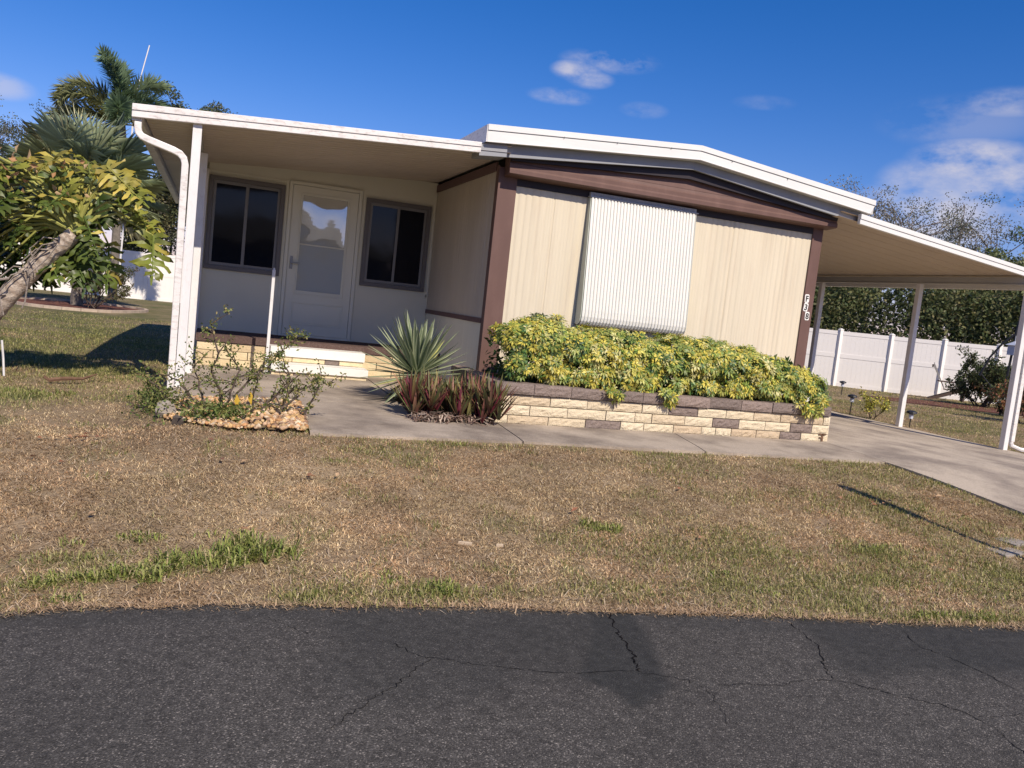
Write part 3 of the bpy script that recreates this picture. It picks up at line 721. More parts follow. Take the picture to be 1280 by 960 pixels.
p = MB(); hx = a+.045; hz = ZS+.98; p.box((hx-.018,d0-.014,hz-.085),(hx+.018,d0-.001,hz+.085)); p.bar((hx,d0-.04,hz),(hx+.105,d0-.045,hz-.004),.016,.022); p.box((hx-.008,d0-.045,hz-.012),(hx+.008,d0-.012,hz+.012))
p.build('handle', M['handle'], door, bevel=.003)

# awning pulled down over the front window
ax0, ax1 = 1.085, 2.475
aw = MB(); n = 33*6; zs_ = [2.425, 1.9, 1.4, 1.16, 1.08, 1.03, 1.0, .985, .98, .988]; yd = [-.075, -.115, -.15, -.165, -.165, -.155, -.135, -.108, -.078, -.055]
rows = []
for z, yy in zip(zs_, yd):
    r_ = []
    for i in range(n+1):
        u = i/n; ph = (u*33) % 1.0
        o_ = .006 if ph < .54 else (.006-.014*(ph-.54)/.12 if ph < .66 else (-.008 if ph < .88 else -.008+.014*(ph-.88)/.12))
        r_.append((ax0+.012+(ax1-ax0-.024)*u, yy-o_, z+(o_ if z < 1.05 else 0)*-.6))
    rows.append(r_)
vs = [v for r_ in rows for v in r_]; fs = [(k*(n+1)+i, k*(n+1)+i+1, (k+1)*(n+1)+i+1, (k+1)*(n+1)+i) for k in range(len(rows)-1) for i in range(n)]
aw.add(vs, fs); awn = aw.build('window_awning', M['awning'], home)
for x, s_ in ((ax0, 1), (ax1, -1)):
    aw = MB()
    pr = list(zip(yd, zs_))
    vs = [(x, yy+.006, z) for yy, z in pr]+[(x, -.012, z) for yy, z in pr][::-1]
    vs += [(x+s_*.010, v[1], v[2]) for v in vs]; k = len(pr)*2
    aw.add(vs, [tuple(range(k)), tuple(range(k, 2*k))[::-1]]+[(i,(i+1)%k,k+(i+1)%k,k+i) for i in range(k)])
    aw.build('side_panel', M['awn_side'], awn)
aw = MB(); aw.box((ax0-.01,-.085,2.430),(ax1+.02,-.012,2.441)); aw.box((ax0,-.06,2.444),(ax1,-.012,2.485)); 
for i in range(46):
    x = ax0+.012+i*(ax1-ax0-.03)/46
    aw.box((x,-.068,2.450+(i%3==0)*.004),(x+.019,-.0605,2.470))
aw.build('hinge_rail', M['rail'], awn)
# the window it covers
aw = MB(); aw.box((ax0+.12,-.028,1.1),(ax1-.12,-.012,2.35)); aw.build('covered_window', M['winframe'], home)

# house number on the right corner trim
def digit(ch, x, z, rot):
    cu = bpy.data.curves.new('digit', 'FONT'); cu.body = ch; cu.size = .105; cu.extrude = .0008; cu.offset = .0022; cu.align_x = 'CENTER'
    tmp = bpy.data.objects.new('tmp', cu); COL.objects.link(tmp)
    me = bpy.data.meshes.new_from_object(tmp.evaluated_get(bpy.context.evaluated_depsgraph_get()))
    bpy.data.objects.remove(tmp)
    me.materials.clear()
    for v in me.vertices:
        p = Vector((v.co.x*.95, 0, v.co.y-.037)); p = Matrix.Rotation(rot, 3, 'Y') @ p
        v.co = (x+p.x, -.0285-v.co.z, z+p.z)
    pb = MB(); w_, h_ = .033, .054; c_ = .012
    pts = [(-w_+c_,-h_),(w_-c_,-h_),(w_,-h_+c_),(w_,h_-c_),(w_-c_,h_),(-w_+c_,h_),(-w_,h_-c_),(-w_,-h_+c_)]
    pr = [Matrix.Rotation(rot, 3, 'Y') @ Vector((a_, 0, b_)) for a_, b_ in pts]
    pb.add([(x+q.x, -.0265, z+q.z) for q in pr]+[(x+q.x, -.0222, z+q.z) for q in pr], [tuple(range(8)), tuple(range(8,16))[::-1]]+[(i,(i+1)%8,8+(i+1)%8,8+i) for i in range(8)])
    pl_ = pb.build('number_plate', M['plate'], home)
    pl_['label'] = 'white plate with the black character %s' % ch
    link('digit', me, pl_, [M['ink']])
digit('F', 4.262, 1.612, R(-3)); digit('3', 4.262, 1.502, R(6)); digit('8', 4.300, 1.392, R(-2))

# porch floor: brown carpet over a block base
m_ = MB(); m_.box((-3.0,1.74,.335),(-.0,D-.013,.385)); m_.box((-3.0,1.728,.30),(-.002,1.74,.387)); m_.build('porch_carpet', M['carpet'], home)
m_ = MB(); n_ = 0
brk = MB(); brd = MB()
m_.box((-2.985,1.765,-.06),(-.01,D-.02,.334)); m_.build('porch_base', M['mortar'], home)
rr = random.Random(3)
for r_ in range(3):
    z0 = .0+r_*.0985; x = -2.985-(r_ % 2)*.2
    while x < -.02:
        x1 = min(x+.392, -.01); xx = max(x, -2.99)
        if x1-xx > .03:
            t = rr.random()
            (brd if t < .08 else brk).box((xx+.003,1.742+rr.uniform(0,.004),z0+.003),(x1-.003,1.775,z0+.0955))
        x += .395
brk.build('base_block', M['brick_porch'], home, bevel=.004); brd.build('base_block_dark', M['brick_dark'], home, bevel=.004)

# ------------------------------------------------------------------ front steps (two white treads over block risers)
st = empty('front_steps', (-1.58, 1.4, 0), 'two low white-edged steps on yellow blocks below the storm door', 'steps')
a, b = -2.145, -1.035
for (y0, zb, zt, y1) in ((1.13,.062,.150,1.46),(1.44,.215,.325,1.735)):
    m_ = MB(); m_.box((a-.01,y0,zb),(b+.01,y1,zt)); m_.build('tread', M['step'], st, bevel=.003)
for (y0, z0, z1) in ((1.155,.0,.060),(1.46,.152,.213)):
    m_ = MB(); md = MB(); mm = MB(); x = a; k = 0; mm.box((a+.01,y0+.02,z0),(b-.01,1.73,z1))
    while x < b-.01:
        x1 = min(x+(.25 if k == 0 else .39), b)
        if y0 > 1.3 and k == 2 or (y0 < 1.3 and k == 1): md.box((x+.003,y0,z0+.002),(x+.17,y0+.03,z1-.001)); x1 = x+.173
        else: m_.box((x+.003,y0,z0+.002),(x1-.003,y0+.03,z1-.001))
        x = x1; k += 1
    m_.build('riser_block', M['brick_porch'], st, bevel=.003); md.build('riser_block_dark', M['brick_dark'], st, bevel=.003); mm.build('riser_fill', M['mortar'], st)
m_ = MB(); m_.box((a+.0,1.15,.0),(a+.03,1.73,.21)); m_.build('cheek', M['brick_porch'], st)
m_ = MB(); m_.box((-2.225,1.13,0.0),(-2.190,1.165,1.225)); m_.box((-2.218,1.137,1.225),(-2.197,1.158,1.245)); 
o = m_.build('handrail_post', M['post'], None, bevel=.004); tag(o, 'slim white upright post beside the front steps, dark at its top', 'post')

# ------------------------------------------------------------------ carport
cp = empty('carport', (6, 3, -.15), 'open carport with sloping white edged roof on thin posts at the right of the home', 'carport')
cz = lambda x: 2.589-.1092*(x-4.573)
m_ = MB(); fas(m_, 4.60, 7.95, cz, -.39, .115); m_.build('fascia', M['white'], cp, bevel=.004)
m_ = MB(); y = -.34; ys_ = []
while y < 9.4: ys_ += [(y, 0), (y+.27, 0), (y+.276, .009), (y+.294, .009), (y+.30, 0)]; y += .302
for (p_, za), (q_, zb) in zip(ys_[:-1], ys_[1:]):
    m_.quad((W-.05, p_, cz(W-.05)+.03+za), (7.93, p_, cz(7.93)+.03+za), (7.93, q_, cz(7.93)+.03+zb), (W-.05, q_, cz(W-.05)+.03+zb))
m_.quad((W,-.34,cz(W)+.10),(7.93,-.34,cz(7.93)+.10),(7.93,y,cz(7.93)+.10),(W,y,cz(W)+.10))
m_.build('roof_pans', M['soffit_cp'], cp)
m_ = MB(); m_.box((7.57,-.42,2.175),(7.64,9.3,2.262)); m_.box((7.56,-.42,2.158),(7.65,9.3,2.172)); m_.build('beam', M['beam'], cp)
m_ = MB(); m_.box((7.90,-.455,2.12),(7.99,9.3,2.135)); m_.box((7.982,-.455,2.135),(7.99,9.3,2.23)); m_.box((7.90,-.455,2.135),(7.908,9.3,2.20)); m_.build('gutter', M['white'], cp)
for y in (-.40, 1.49, 3.75, 6.2):
    m_ = MB(); m_.box((7.555,y-.04,-.16),(7.635,y+.04,2.158)); m_.build('post', M['post'], cp, bevel=.006)
m_ = MB(); rectpipe(m_, [(7.94,-.42,2.13),(7.94,-.42,2.08),(7.90,-.42,2.03),(7.72,-.42,1.98),(7.69,-.42,1.92),(7.69,-.42,0.0)]); m_.tube([(7.69,-.42,.01),(7.70,-.44,-.06),(7.80,-.5,-.10),(8.1,-.6,-.115)], .032, 8)
m_.build('downspout', M['white_old'], cp)

# ------------------------------------------------------------------ planter of split-face blocks
pl = empty('block_planter', (1.6, -1.2, 0), 'low planter of cream blocks with dark top course in front of the home', 'planter')
mm = MB(); mm.box((-.30,-1.585,-.05),(3.52,-1.44,.385)); mm.box((-.30,-1.44,-.05),(-.17,-.03,.385)); mm.box((3.39,-1.44,-.05),(3.52,-.03,.385)); mm.build('mortar_core', M['mortar'], pl)
def block(mb, x0, x1, z0, z1, yf, dep=.14, seed=0, nx_=9, nz_=4):
    """split face: a rough front on a sharp-edged block, running along x"""
    rr = random.Random(seed); vs = []; fs = []
    for k in range(nz_+1):
        for i in range(nx_+1):
            e = (i in (0, nx_)) or (k in (0, nz_))
            vs.append((x0+(x1-x0)*i/nx_, yf+(.004 if e else rr.uniform(-.009, .003)), z0+(z1-z0)*k/nz_+(0 if e else rr.uniform(-.003,.003))))
    for k in range(nz_):
        for i in range(nx_): a = k*(nx_+1)+i; fs.append((a, a+1, a+nx_+2, a+nx_+1))
    b0 = len(vs); vs += [(x0,yf+dep,z0),(x1,yf+dep,z0),(x1,yf+dep,z1),(x0,yf+dep,z1)]
    n1 = nx_+1
    fs += [tuple([nz_*n1+i for i in range(n1)])+(b0+2, b0+3), tuple([i for i in range(n1)][::-1])+(b0, b0+1)]
    fs += [tuple([k*n1 for k in range(nz_, -1, -1)][::-1])[::-1]+(b0, b0+3), tuple([k*n1+nx_ for k in range(nz_+1)])+(b0+2, b0+1)]
    mb.add(vs, fs)
cre = MB(); drk = MB(); top = MB(); rr = random.Random(12); sd = 0
ROWS = [  # measured joints along the front, dark blocks marked
 (0.000, [(-.32,0),(-.185,0),(.23,0),(.62,1),(1.00,0),(1.26,0),(1.60,0),(1.93,0),(2.10,0),(2.29,0),(2.60,0),(2.90,1),(3.17,0),(3.53,0)]),
 (0.0975,[(-.32,0),(.03,0),(.42,0),(.83,0),(1.15,0),(1.34,0),(1.72,0),(2.05,1),(2.37,0),(2.70,0),(3.02,1),(3.30,0),(3.53,0)]),
 (0.195, [(-.32,0),(-.17,0),(.23,0),(.62,0),(.90,0),(1.22,0),(1.52,1),(1.86,0),(2.20,0),(2.54,0),(2.88,0),(3.20,0),(3.44,0),(3.53,0)])]
for z0, js in ROWS:
    for (x0, _), (x1, dk) in zip(js[:-1], js[1:]):
        dk = js[[q[0] for q in js].index(x0)][1]; sd += 1
        tgt = MB() if dk else cre
        block(tgt, x0+.004, x1-.004, z0+.004, z0+.0935, -1.60+rr.uniform(0,.006), .12, sd)
        if dk: tgt.build('dark_block', M['brick_dark'], pl)
x = -.335; 
while x < 3.5:
    x1 = min(x+.385+rr.uniform(-.01,.01), 3.55); sd += 1; t = rr.uniform(-.004,.004)
    block(top, x+.003, x1-.003, .298+t*.5, .398+t, -1.625+rr.uniform(-.006,.006), .17, sd); x = x1
# returns towards the home
for xs0, xs1 in ((-.32,-.20),(3.42,3.53)):
    for r_ in range(3):
        y = -1.44-(r_%2)*.0
        while y < -.1:
            y1 = min(y+.38, -.05); cre.box((xs0+rr.uniform(0,.006),y+.004,r_*.0975+.004),(xs1-rr.uniform(0,.006),y1-.004,r_*.0975+.0935)); y = y1
    y = -1.44
    while y < -.1:
        y1 = min(y+.38,-.05); top.box((xs0-.02,y+.004,.298),(xs1+.02,y1-.004,.398)); y = y1
cre.build('cream_course', M['brick_cream'], pl); top.build('top_course', M['brick_dark'], pl)
m_ = MB(); m_.box((-.17,-1.44,.0),(3.39,-.03,.345)); m_.build('soil', M['soil'], pl)
# small rust mark painted by weather on the last cream block is part of its face
m_ = MB()
for (dx, dz, w, h) in ((0,0,.022,.085),(-.035,.042,.09,.018),(-.03,.005,.03,.014),(.012,-.04,.04,.012)): m_.box((3.43+dx,-1.6145,.055+dz-h/2),(3.43+dx+w,-1.609,.055+dz+h/2))
m_.build('rust_mark', M['deadleaf'], pl)

# ------------------------------------------------------------------ plants
def nrm(a): return a/np.maximum(np.linalg.norm(a, axis=-1, keepdims=True), 1e-9)
def rand_dirs(n, rng=RNG): return nrm(rng.normal(size=(n, 3)))
def leafset(P, Dr, U, ln, wd, fold=.0, col=None, droop=0.0):
    """leaves: base P, direction Dr, side vector from U; diamond-shaped, two quads folded on the midrib. returns V,F,C"""
    n = len(P); D_ = nrm(Dr); Sd = nrm(np.cross(D_, U)); Nn = np.cross(Sd, D_)
    ln = np.broadcast_to(ln, n)[:, None]; wd = np.broadcast_to(wd, n)[:, None]
    a = P; m1 = P + D_*ln*.5; t = P + D_*ln - np.array([0, 0, 1])*ln*droop
    l = m1 - Sd*wd*.5 + Nn*wd*fold; r = m1 + Sd*wd*.5 + Nn*wd*fold
    V = np.stack([a, l, t, r], 1).reshape(-1, 3); b = np.arange(n)*4
    F = np.concatenate([np.stack([b, b+3, b+2], 1), np.stack([b, b+2, b+1], 1)])
    return V, F, np.repeat(col, 4, axis=0)
def merge(sets):
    Vs, Fs, Cs = [], [], []; b = 0
    for V, F, C in sets: Vs.append(V); Fs.append(F+b); Cs.append(C); b += len(V)
    return np.concatenate(Vs), np.concatenate(Fs), np.concatenate(Cs)
def pal(cols, n, lo=.8, hi=1.2, p=None):
    cols = np.array(cols); return cols[RNG.choice(len(cols), n, p=p)]*RNG.uniform(lo, hi, (n, 1))

# --- variegated hedge in the planter
hx = lambda t: -.28+t*3.92
def hedge():
    top = lambda x: .945 + .055*S((x-.7)/.4)*S((2.8-x)/.4) + .05*np.sin(x*3.1+.6) + .035*np.sin(x*7.3) - .10*np.clip(x-.5, 0, 3.2)/2.0 - .13*S((x-3.3)/.4) - .05*S((-.05-x)/.2)
    cen, rad, nor = [], [], []
    for i in range(25):
        for k in range(6):
            x = -.06+3.42*(i+RNG.uniform(-.35,.35))/24; th = -.35+k*.40+RNG.uniform(-.14,.14)      # angle from straight up towards the road
            tz = float(top(x)); cz_ = .60; ry_ = .52; rz_ = tz-cz_-.10
            y = -1.0-math.copysign(abs(math.sin(th))**.7, th)*ry_*.94; z = cz_+abs(math.cos(th))**.55*rz_
            if th > 1.35: y = -1.45+RNG.uniform(-.04,.06); z = .52+RNG.uniform(-.04,.07)
            cen.append((x, y, z)); rad.append(RNG.uniform(.08,.155)); nor.append((RNG.normal(0,.25)+.8*(x > 3.2)-.8*(x < .02), -math.sin(min(th,1.5)), math.cos(min(th,1.5))))
    for x, z in ((.80,.38),(.88,.34),(1.42,.37),(1.50,.34),(3.08,.37),(3.17,.32),(3.30,.34),(3.36,.44)):
        cen.append((x, -1.63, z+.03)); rad.append(.06); nor.append((RNG.normal(0,.3), -1, -.1))
    cen, rad, nor = np.array(cen), np.array(rad), nrm(np.array(nor))
    per = np.maximum(8, (rad/.15)**2*52+3).astype(int); k = np.repeat(np.arange(len(cen)), per); n = len(k)
    d = nrm(nor[k]*.75+rand_dirs(n)); P = cen[k]+d*(rad[k]*RNG.uniform(.72, 1.12, n))[:, None]
    out = nrm(d*.8+nor[k]*.5+np.array([0,-.15,.25])+RNG.normal(0,.18,(n,3)))
    ck = RNG.random(len(cen))[k]; kind = .55*RNG.random(n)+.45*ck
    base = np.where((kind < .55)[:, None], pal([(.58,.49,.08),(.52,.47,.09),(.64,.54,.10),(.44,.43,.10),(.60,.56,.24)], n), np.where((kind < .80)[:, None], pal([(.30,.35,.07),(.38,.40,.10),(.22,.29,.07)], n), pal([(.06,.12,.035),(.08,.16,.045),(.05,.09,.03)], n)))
    low = S((P[:, 2]-.38)/.3)
    a0 = RNG.uniform(0, 2*np.pi, n); t1 = nrm(np.cross(out, [0.1, .2, 1.0])); t2 = np.cross(out, t1); sets = []
    sz = RNG.uniform(.8, 1.25, n)
    for q in range(8):
        a = a0+q*2*np.pi/8+RNG.normal(0, .12, n)
        dd = t1*np.cos(a)[:, None]+t2*np.sin(a)[:, None]+out*RNG.uniform(-.1, .55, (n, 1))+np.array([0,0,-.12])
        ln = RNG.uniform(.038, .056, n)*sz; gl = RNG.random(n) < .2
        c = np.where(gl[:, None], base*np.array([.3,.5,.5]), base)*RNG.uniform(.75, 1.2, (n, 1))
        sets.append(leafset(P+nrm(dd)*.008, dd, out, ln, ln*.40, -.14, c, .14))
    return merge(sets)
V, F, C = hedge()
hd = empty('variegated_hedge', (1.65, -1.0, .345), 'yellow and green leafy hedge growing over the low block planter', 'hedge')
npmesh('foliage', V, F, C, M['leaf_gloss'], hd)
m_ = MB(); rr = random.Random(4)
for i in range(46):
    x = .0+3.3*i/45+rr.uniform(-.05,.05); y = rr.uniform(-1.25,-.6)
    a = Vector((x, y, .34)); b = a+Vector((rr.uniform(-.22,.22), rr.uniform(-.25,.1), rr.uniform(.2,.38))); c = b+Vector((rr.uniform(-.12,.12), rr.uniform(-.2,.05), rr.uniform(.0,.12)))
    m_.tube([a, (a+b)/2+Vector((rr.uniform(-.03,.03),0,0)), b, c], [.009,.008,.006,.003], 5)
m_.tube([(2.05,-1.46,.50),(2.12,-1.52,.53),(2.2,-1.54,.50),(2.33,-1.55,.49)], .004, 5)
m_.build('stem', M['bark'], hd)
# inner dark leaves give the hedge body
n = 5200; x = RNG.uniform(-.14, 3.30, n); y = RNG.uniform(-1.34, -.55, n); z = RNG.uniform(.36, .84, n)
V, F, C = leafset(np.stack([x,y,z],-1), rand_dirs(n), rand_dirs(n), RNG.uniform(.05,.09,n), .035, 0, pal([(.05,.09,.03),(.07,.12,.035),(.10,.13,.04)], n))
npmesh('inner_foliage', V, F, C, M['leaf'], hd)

# --- strap leaves with a midrib fold and pale margins
def strap(mbl, P, az, el, ln, w, bend, cols, seg=6, margin=None, twist=0.0):
    """appends a sword leaf: list of (V,F,C)"""
    d = np.array([math.cos(az)*math.cos(el), math.sin(az)*math.cos(el), math.sin(el)])
    sd = np.array([-math.sin(az), math.cos(az), 0.0]); pts = []; p = np.array(P, float); e = el
    V = []; C = []
    for i in range(seg+1):
        t = i/seg; prof = (0.55+1.1*t)*(1-t**2.6) if t < 1 else 0
        prof = min(1.0, .62+.9*t)*(1-t**3)
        dd = np.array([math.cos(az)*math.cos(e), math.sin(az)*math.cos(e), math.sin(e)]); up = np.cross(dd, sd)*-1
        ww = w*prof*.5
        s2 = sd*math.cos(twist*t)+up*math.sin(twist*t)
        V += [p-s2*ww+up*ww*.35, p-s2*ww*.62+up*ww*.2, p, p+s2*ww*.62+up*ww*.2, p+s2*ww+up*ww*.35]
        cc = np.array(cols[0])*(1-t)+np.array(cols[1])*t; mg = cc if margin is None else np.array(margin)
        C += [mg, mg*.5+cc*.5 if margin is not None else cc, cc, mg*.5+cc*.5 if margin is not None else cc, mg]
        p = p+dd*ln/seg; e -= bend/seg*(.4+1.2*t)
    F = [(i*5+k, i*5+k+1, (i+1)*5+k+1, (i+1)*5+k) for i in range(seg) for k in range(4)]
    mbl.append((np.array(V), np.array(F), np.array(C)))
yu = empty('variegated_yucca', (-.86, -.55, .02), 'spiky striped green and cream rosette plant right of the front steps', 'plant')
sets = []; rr = random.Random(8); ctr = np.array([-.84, -.55, .325])
ga = math.pi*(3-math.sqrt(5))
for i in range(115):
    t = i/114; az = i*ga+rr.uniform(-.15,.15); el = R(-52)+(R(86)-R(-52))*(t**.85)+rr.uniform(-.08,.08)
    ln = .60 if t > .25 else .50
    ln *= rr.uniform(.86,1.06)*(1 if t < .93 else .75)
    g0 = np.array([.085,.13,.07])*rr.uniform(.7,1.15); g1 = np.array([.13,.18,.09])
    yel = rr.random() < .08
    mg = (.50,.53,.34) if not yel else (.70,.66,.22)
    strap(sets, ctr+np.array([math.cos(az)*.03, math.sin(az)*.03, .10*(t-.5)]), az, el, ln, .060, rr.uniform(.02,.22), (g0, g1), 6, mg)
V, F, C = merge(sets); npmesh('leaf_rosette', V, F, C, M['leaf'], yu)
m_ = MB(); m_.tube([(-.86,-.55,.0),(-.855,-.55,.15),(-.84,-.55,.36)], [.055,.05,.045], 9); m_.build('trunk', M['bark'], yu)

ti = empty('purple_spiky_plants', (-.62, -1.62, .02), 'low clump of purple and green spiky plants beside the planter end', 'plant')
sets = []; rr = random.Random(18)
for i in range(78):
    fx = rr.random(); x = -1.10+fx*.74; y = rr.uniform(-1.76+.1*fx, -1.15); 
    if i > 64: x = rr.uniform(-.50,-.34); y = rr.uniform(-1.85,-1.66)
    z = rr.uniform(.02,.15); nl = rr.randint(9,13); lean = rr.uniform(0, 6.28); hh = rr.uniform(.8,1.15)
    for k in range(nl):
        az = k*ga+rr.random()*.5; el = R(rr.uniform(44, 86))
        top_ = rr.random()
        ca = (np.array([.13,.018,.035]) if rr.random() < .6 else np.array([.10,.11,.05]))*rr.uniform(.5,1.3)
        cb = np.array([.17,.19,.07]) if top_ < .45 else (np.array([.42,.36,.13]) if top_ < .62 else (np.array([.18,.035,.05]) if top_ < .85 else np.array([.38,.17,.12])))
        strap(sets, (x,y,z), az, el, rr.uniform(.20,.38)*hh, rr.uniform(.020,.038), rr.uniform(.0,.25), (ca, cb*rr.uniform(.8,1.2)), 4)
V, F, C = merge(sets); npmesh('leaves', V, F, C, M['leaf_gloss'], ti)
sets = []
for i in range(620):   # dry brown skirt
    fx = rr.random(); x = -1.14+fx*.80; y = -1.83+.08*fx+abs(rr.gauss(0,.14))-.13*rr.random()**4
    az = rr.uniform(math.pi, 2*math.pi) if rr.random() < .75 else rr.uniform(0, 6.28)
    c0 = (np.array([.30,.20,.155]) if rr.random() < .6 else np.array([.50,.40,.32]))*rr.uniform(.25,1.3)
    strap(sets, (x,y,rr.uniform(.01,.10)), az, R(rr.uniform(-70, 20)), rr.uniform(.04,.12), rr.uniform(.010,.022), rr.uniform(-.5,1.2), (c0, c0*.8), 3, None, rr.uniform(-1,1))
V, F, C = merge(sets); npmesh('dry_leaves', V, F, C, M['leaf'], ti)

# --- rocks and straggly shrub by the porch post
def rock(c, r, seed, sq=.7, sub=1):
    rr = random.Random(seed); bm = bmesh.new(); bmesh.ops.create_icosphere(bm, subdivisions=sub, radius=1)
    ax = [rr.uniform(.7,1.3), rr.uniform(.7,1.3), rr.uniform(.5,.9)*sq/.7]; ph = [rr.uniform(0,6) for _ in range(6)]
    cuts = [(Vector((rr.uniform(-1,1),rr.uniform(-1,1),rr.uniform(-1,1))).normalized(), rr.uniform(.45,.85)) for _ in range(9)]
    vs = []
    for v in bm.verts:
        p = v.co.copy()
        for nn, d in cuts:
            q = p.dot(nn)
            if q > d: p -= nn*(q-d)
        p = Vector((p.x*ax[0], p.y*ax[1], p.z*ax[2]))*r*(1+.06*math.sin(9*p.x+ph[0])*math.sin(8*p.y+ph[1]))
        vs.append(tuple(p+Vector(c)))
    fs = [tuple(v.index for v in f.verts) for f in bm.faces]; bm.free(); return vs, fs
BED = [(-3.13,-2.15),(-2.95,-2.38),(-2.65,-2.62),(-2.12,-2.60),(-2.06,-1.75),(-2.04,-1.08),(-3.02,-1.08),(-3.14,-1.76)]
mb = MB(); mb.add([(x, y+(.07 if y < -2.2 else 0), float(H(x,y))+.006) for x, y in BED], [tuple(range(len(BED)))]); tag(mb.build('rock_bed', M['soil']), kind='structure')
sets = []; rr = random.Random(31); 
RC = np.array([(.66,.42,.19),(.72,.50,.26),(.60,.36,.17),(.70,.54,.36),(.62,.42,.26),(.55,.30,.14),(.36,.22,.14),(.74,.60,.42)])
cnt = 0
while cnt < 2300:
    x = rr.uniform(-3.14,-2.04); y = rr.uniform(-2.64,-1.08)
    if not in_poly(np.array([x]), np.array([y]), BED)[0]: continue
    # gaps show dark soil on the left side
    if fbm(np.array([x]), np.array([y]), 4.2, 44)[0] + .28*(x+2.55) < .34: 
        if rr.random() < .8: continue
    r = rr.uniform(.010,.032)*(1.15 if x > -2.5 else .9)
    hgt = .055*math.exp(-((x+2.30)/.28)**2-((y+2.0)/.5)**2)
    v, f = rock((x, y, float(H(x,y))+.012+hgt+r*.35+rr.uniform(0,.01)), r, cnt); c = RC[rr.randrange(8)]*rr.uniform(.75,1.15)
    sets.append((np.array(v), np.array(f), np.tile(c, (len(v), 1)))); cnt += 1
V, F, C = merge(sets)
rm = pmat('rubble_stone', (1,1,1), .9, .15, .3, 60, attr=True, bump=.8, bscale=120)
o = npmesh('landscape_rocks', V, F, C, rm); tag(o, kind='stuff')
for i, (x, y, r, lab, c) in enumerate([(-3.13,-2.02,.075,'pale grey stone standing at the left corner of the rock bed beside the porch post','paver'),
                                      (-3.02,-2.38,.05,'small dark stone on the lawn side of the rock bed','mortar')]):
    mb = MB(); v, f = rock((x,y,float(H(x,y))+r*.5), r, 900+i, 1.1, 3); mb.add(v, f); o = mb.build('edging_stone', M[c]); tag(o, lab, 'stone')

def twiggy(name, base, label, cat, nst, hgt, spread, leafn, cols, lsize, seed, thick=.011, leanx=0.0, curve=.5, leaf_top=.25, wmat='twig'):
    """straggly shrub: forking stems with leaves along them"""
    rr = random.Random(seed); o = empty(name, base, label, cat); mb = MB(); pts = []
    def grow(p, d, ln, r, lv):
        P = [p]; q = p.copy(); dd = d.copy(); k = 5
        for i in range(k):
            dd = (dd + Vector((rr.uniform(-.28,.28), rr.uniform(-.28,.28), rr.uniform(-.12,.24)*curve))).normalized(); q = q + dd*ln/k; P.append(q.copy())
            if lv >= 1 or i > 1: pts.append((q.copy(), dd.copy()))
        mb.tube(P, [r*(1-.5*i/k) for i in range(k+1)], 5)
        if lv < 3:
            for c in range(rr.randint(2, 3)):
                i = rr.randint(2, k); nd = (dd+Vector((rr.uniform(-1,1), rr.uniform(-1,1), rr.uniform(-.3,.8)))*.8).normalized()
                grow(P[i], nd, ln*rr.uniform(.5,.75), r*.58, lv+1)
    for s_ in range(nst):
        a = 2*math.pi*s_/nst+rr.uniform(-.4,.4)
        d = Vector((math.cos(a)*spread+leanx, math.sin(a)*spread*.6, 1)).normalized()
        b = Vector(base)+Vector((rr.uniform(-.05,.05), rr.uniform(-.05,.05), 0))*spread*2
        grow(b, d, hgt*rr.uniform(.42,.6), thick, 0)
    mb.build('branches', M[wmat], o)
    n = leafn; idx = [rr.randrange(len(pts)) for _ in range(n)]
    P = np.array([list(pts[i][0]) for i in idx])+RNG.normal(0, lsize*.45, (n, 3)); Dd = np.array([list(pts[i][1]) for i in idx])*.4+rand_dirs(n)
    V, F, C = leafset(P, Dd, rand_dirs(n), RNG.uniform(.7,1.3,n)*lsize, lsize*.45, -.1, pal(cols, n))
    npmesh('leaves', V, F, C, M['leaf'], o)
    return o
G1 = [(.13,.17,.045),(.18,.22,.07),(.10,.13,.035),(.28,.27,.09)]
b_ = -.01
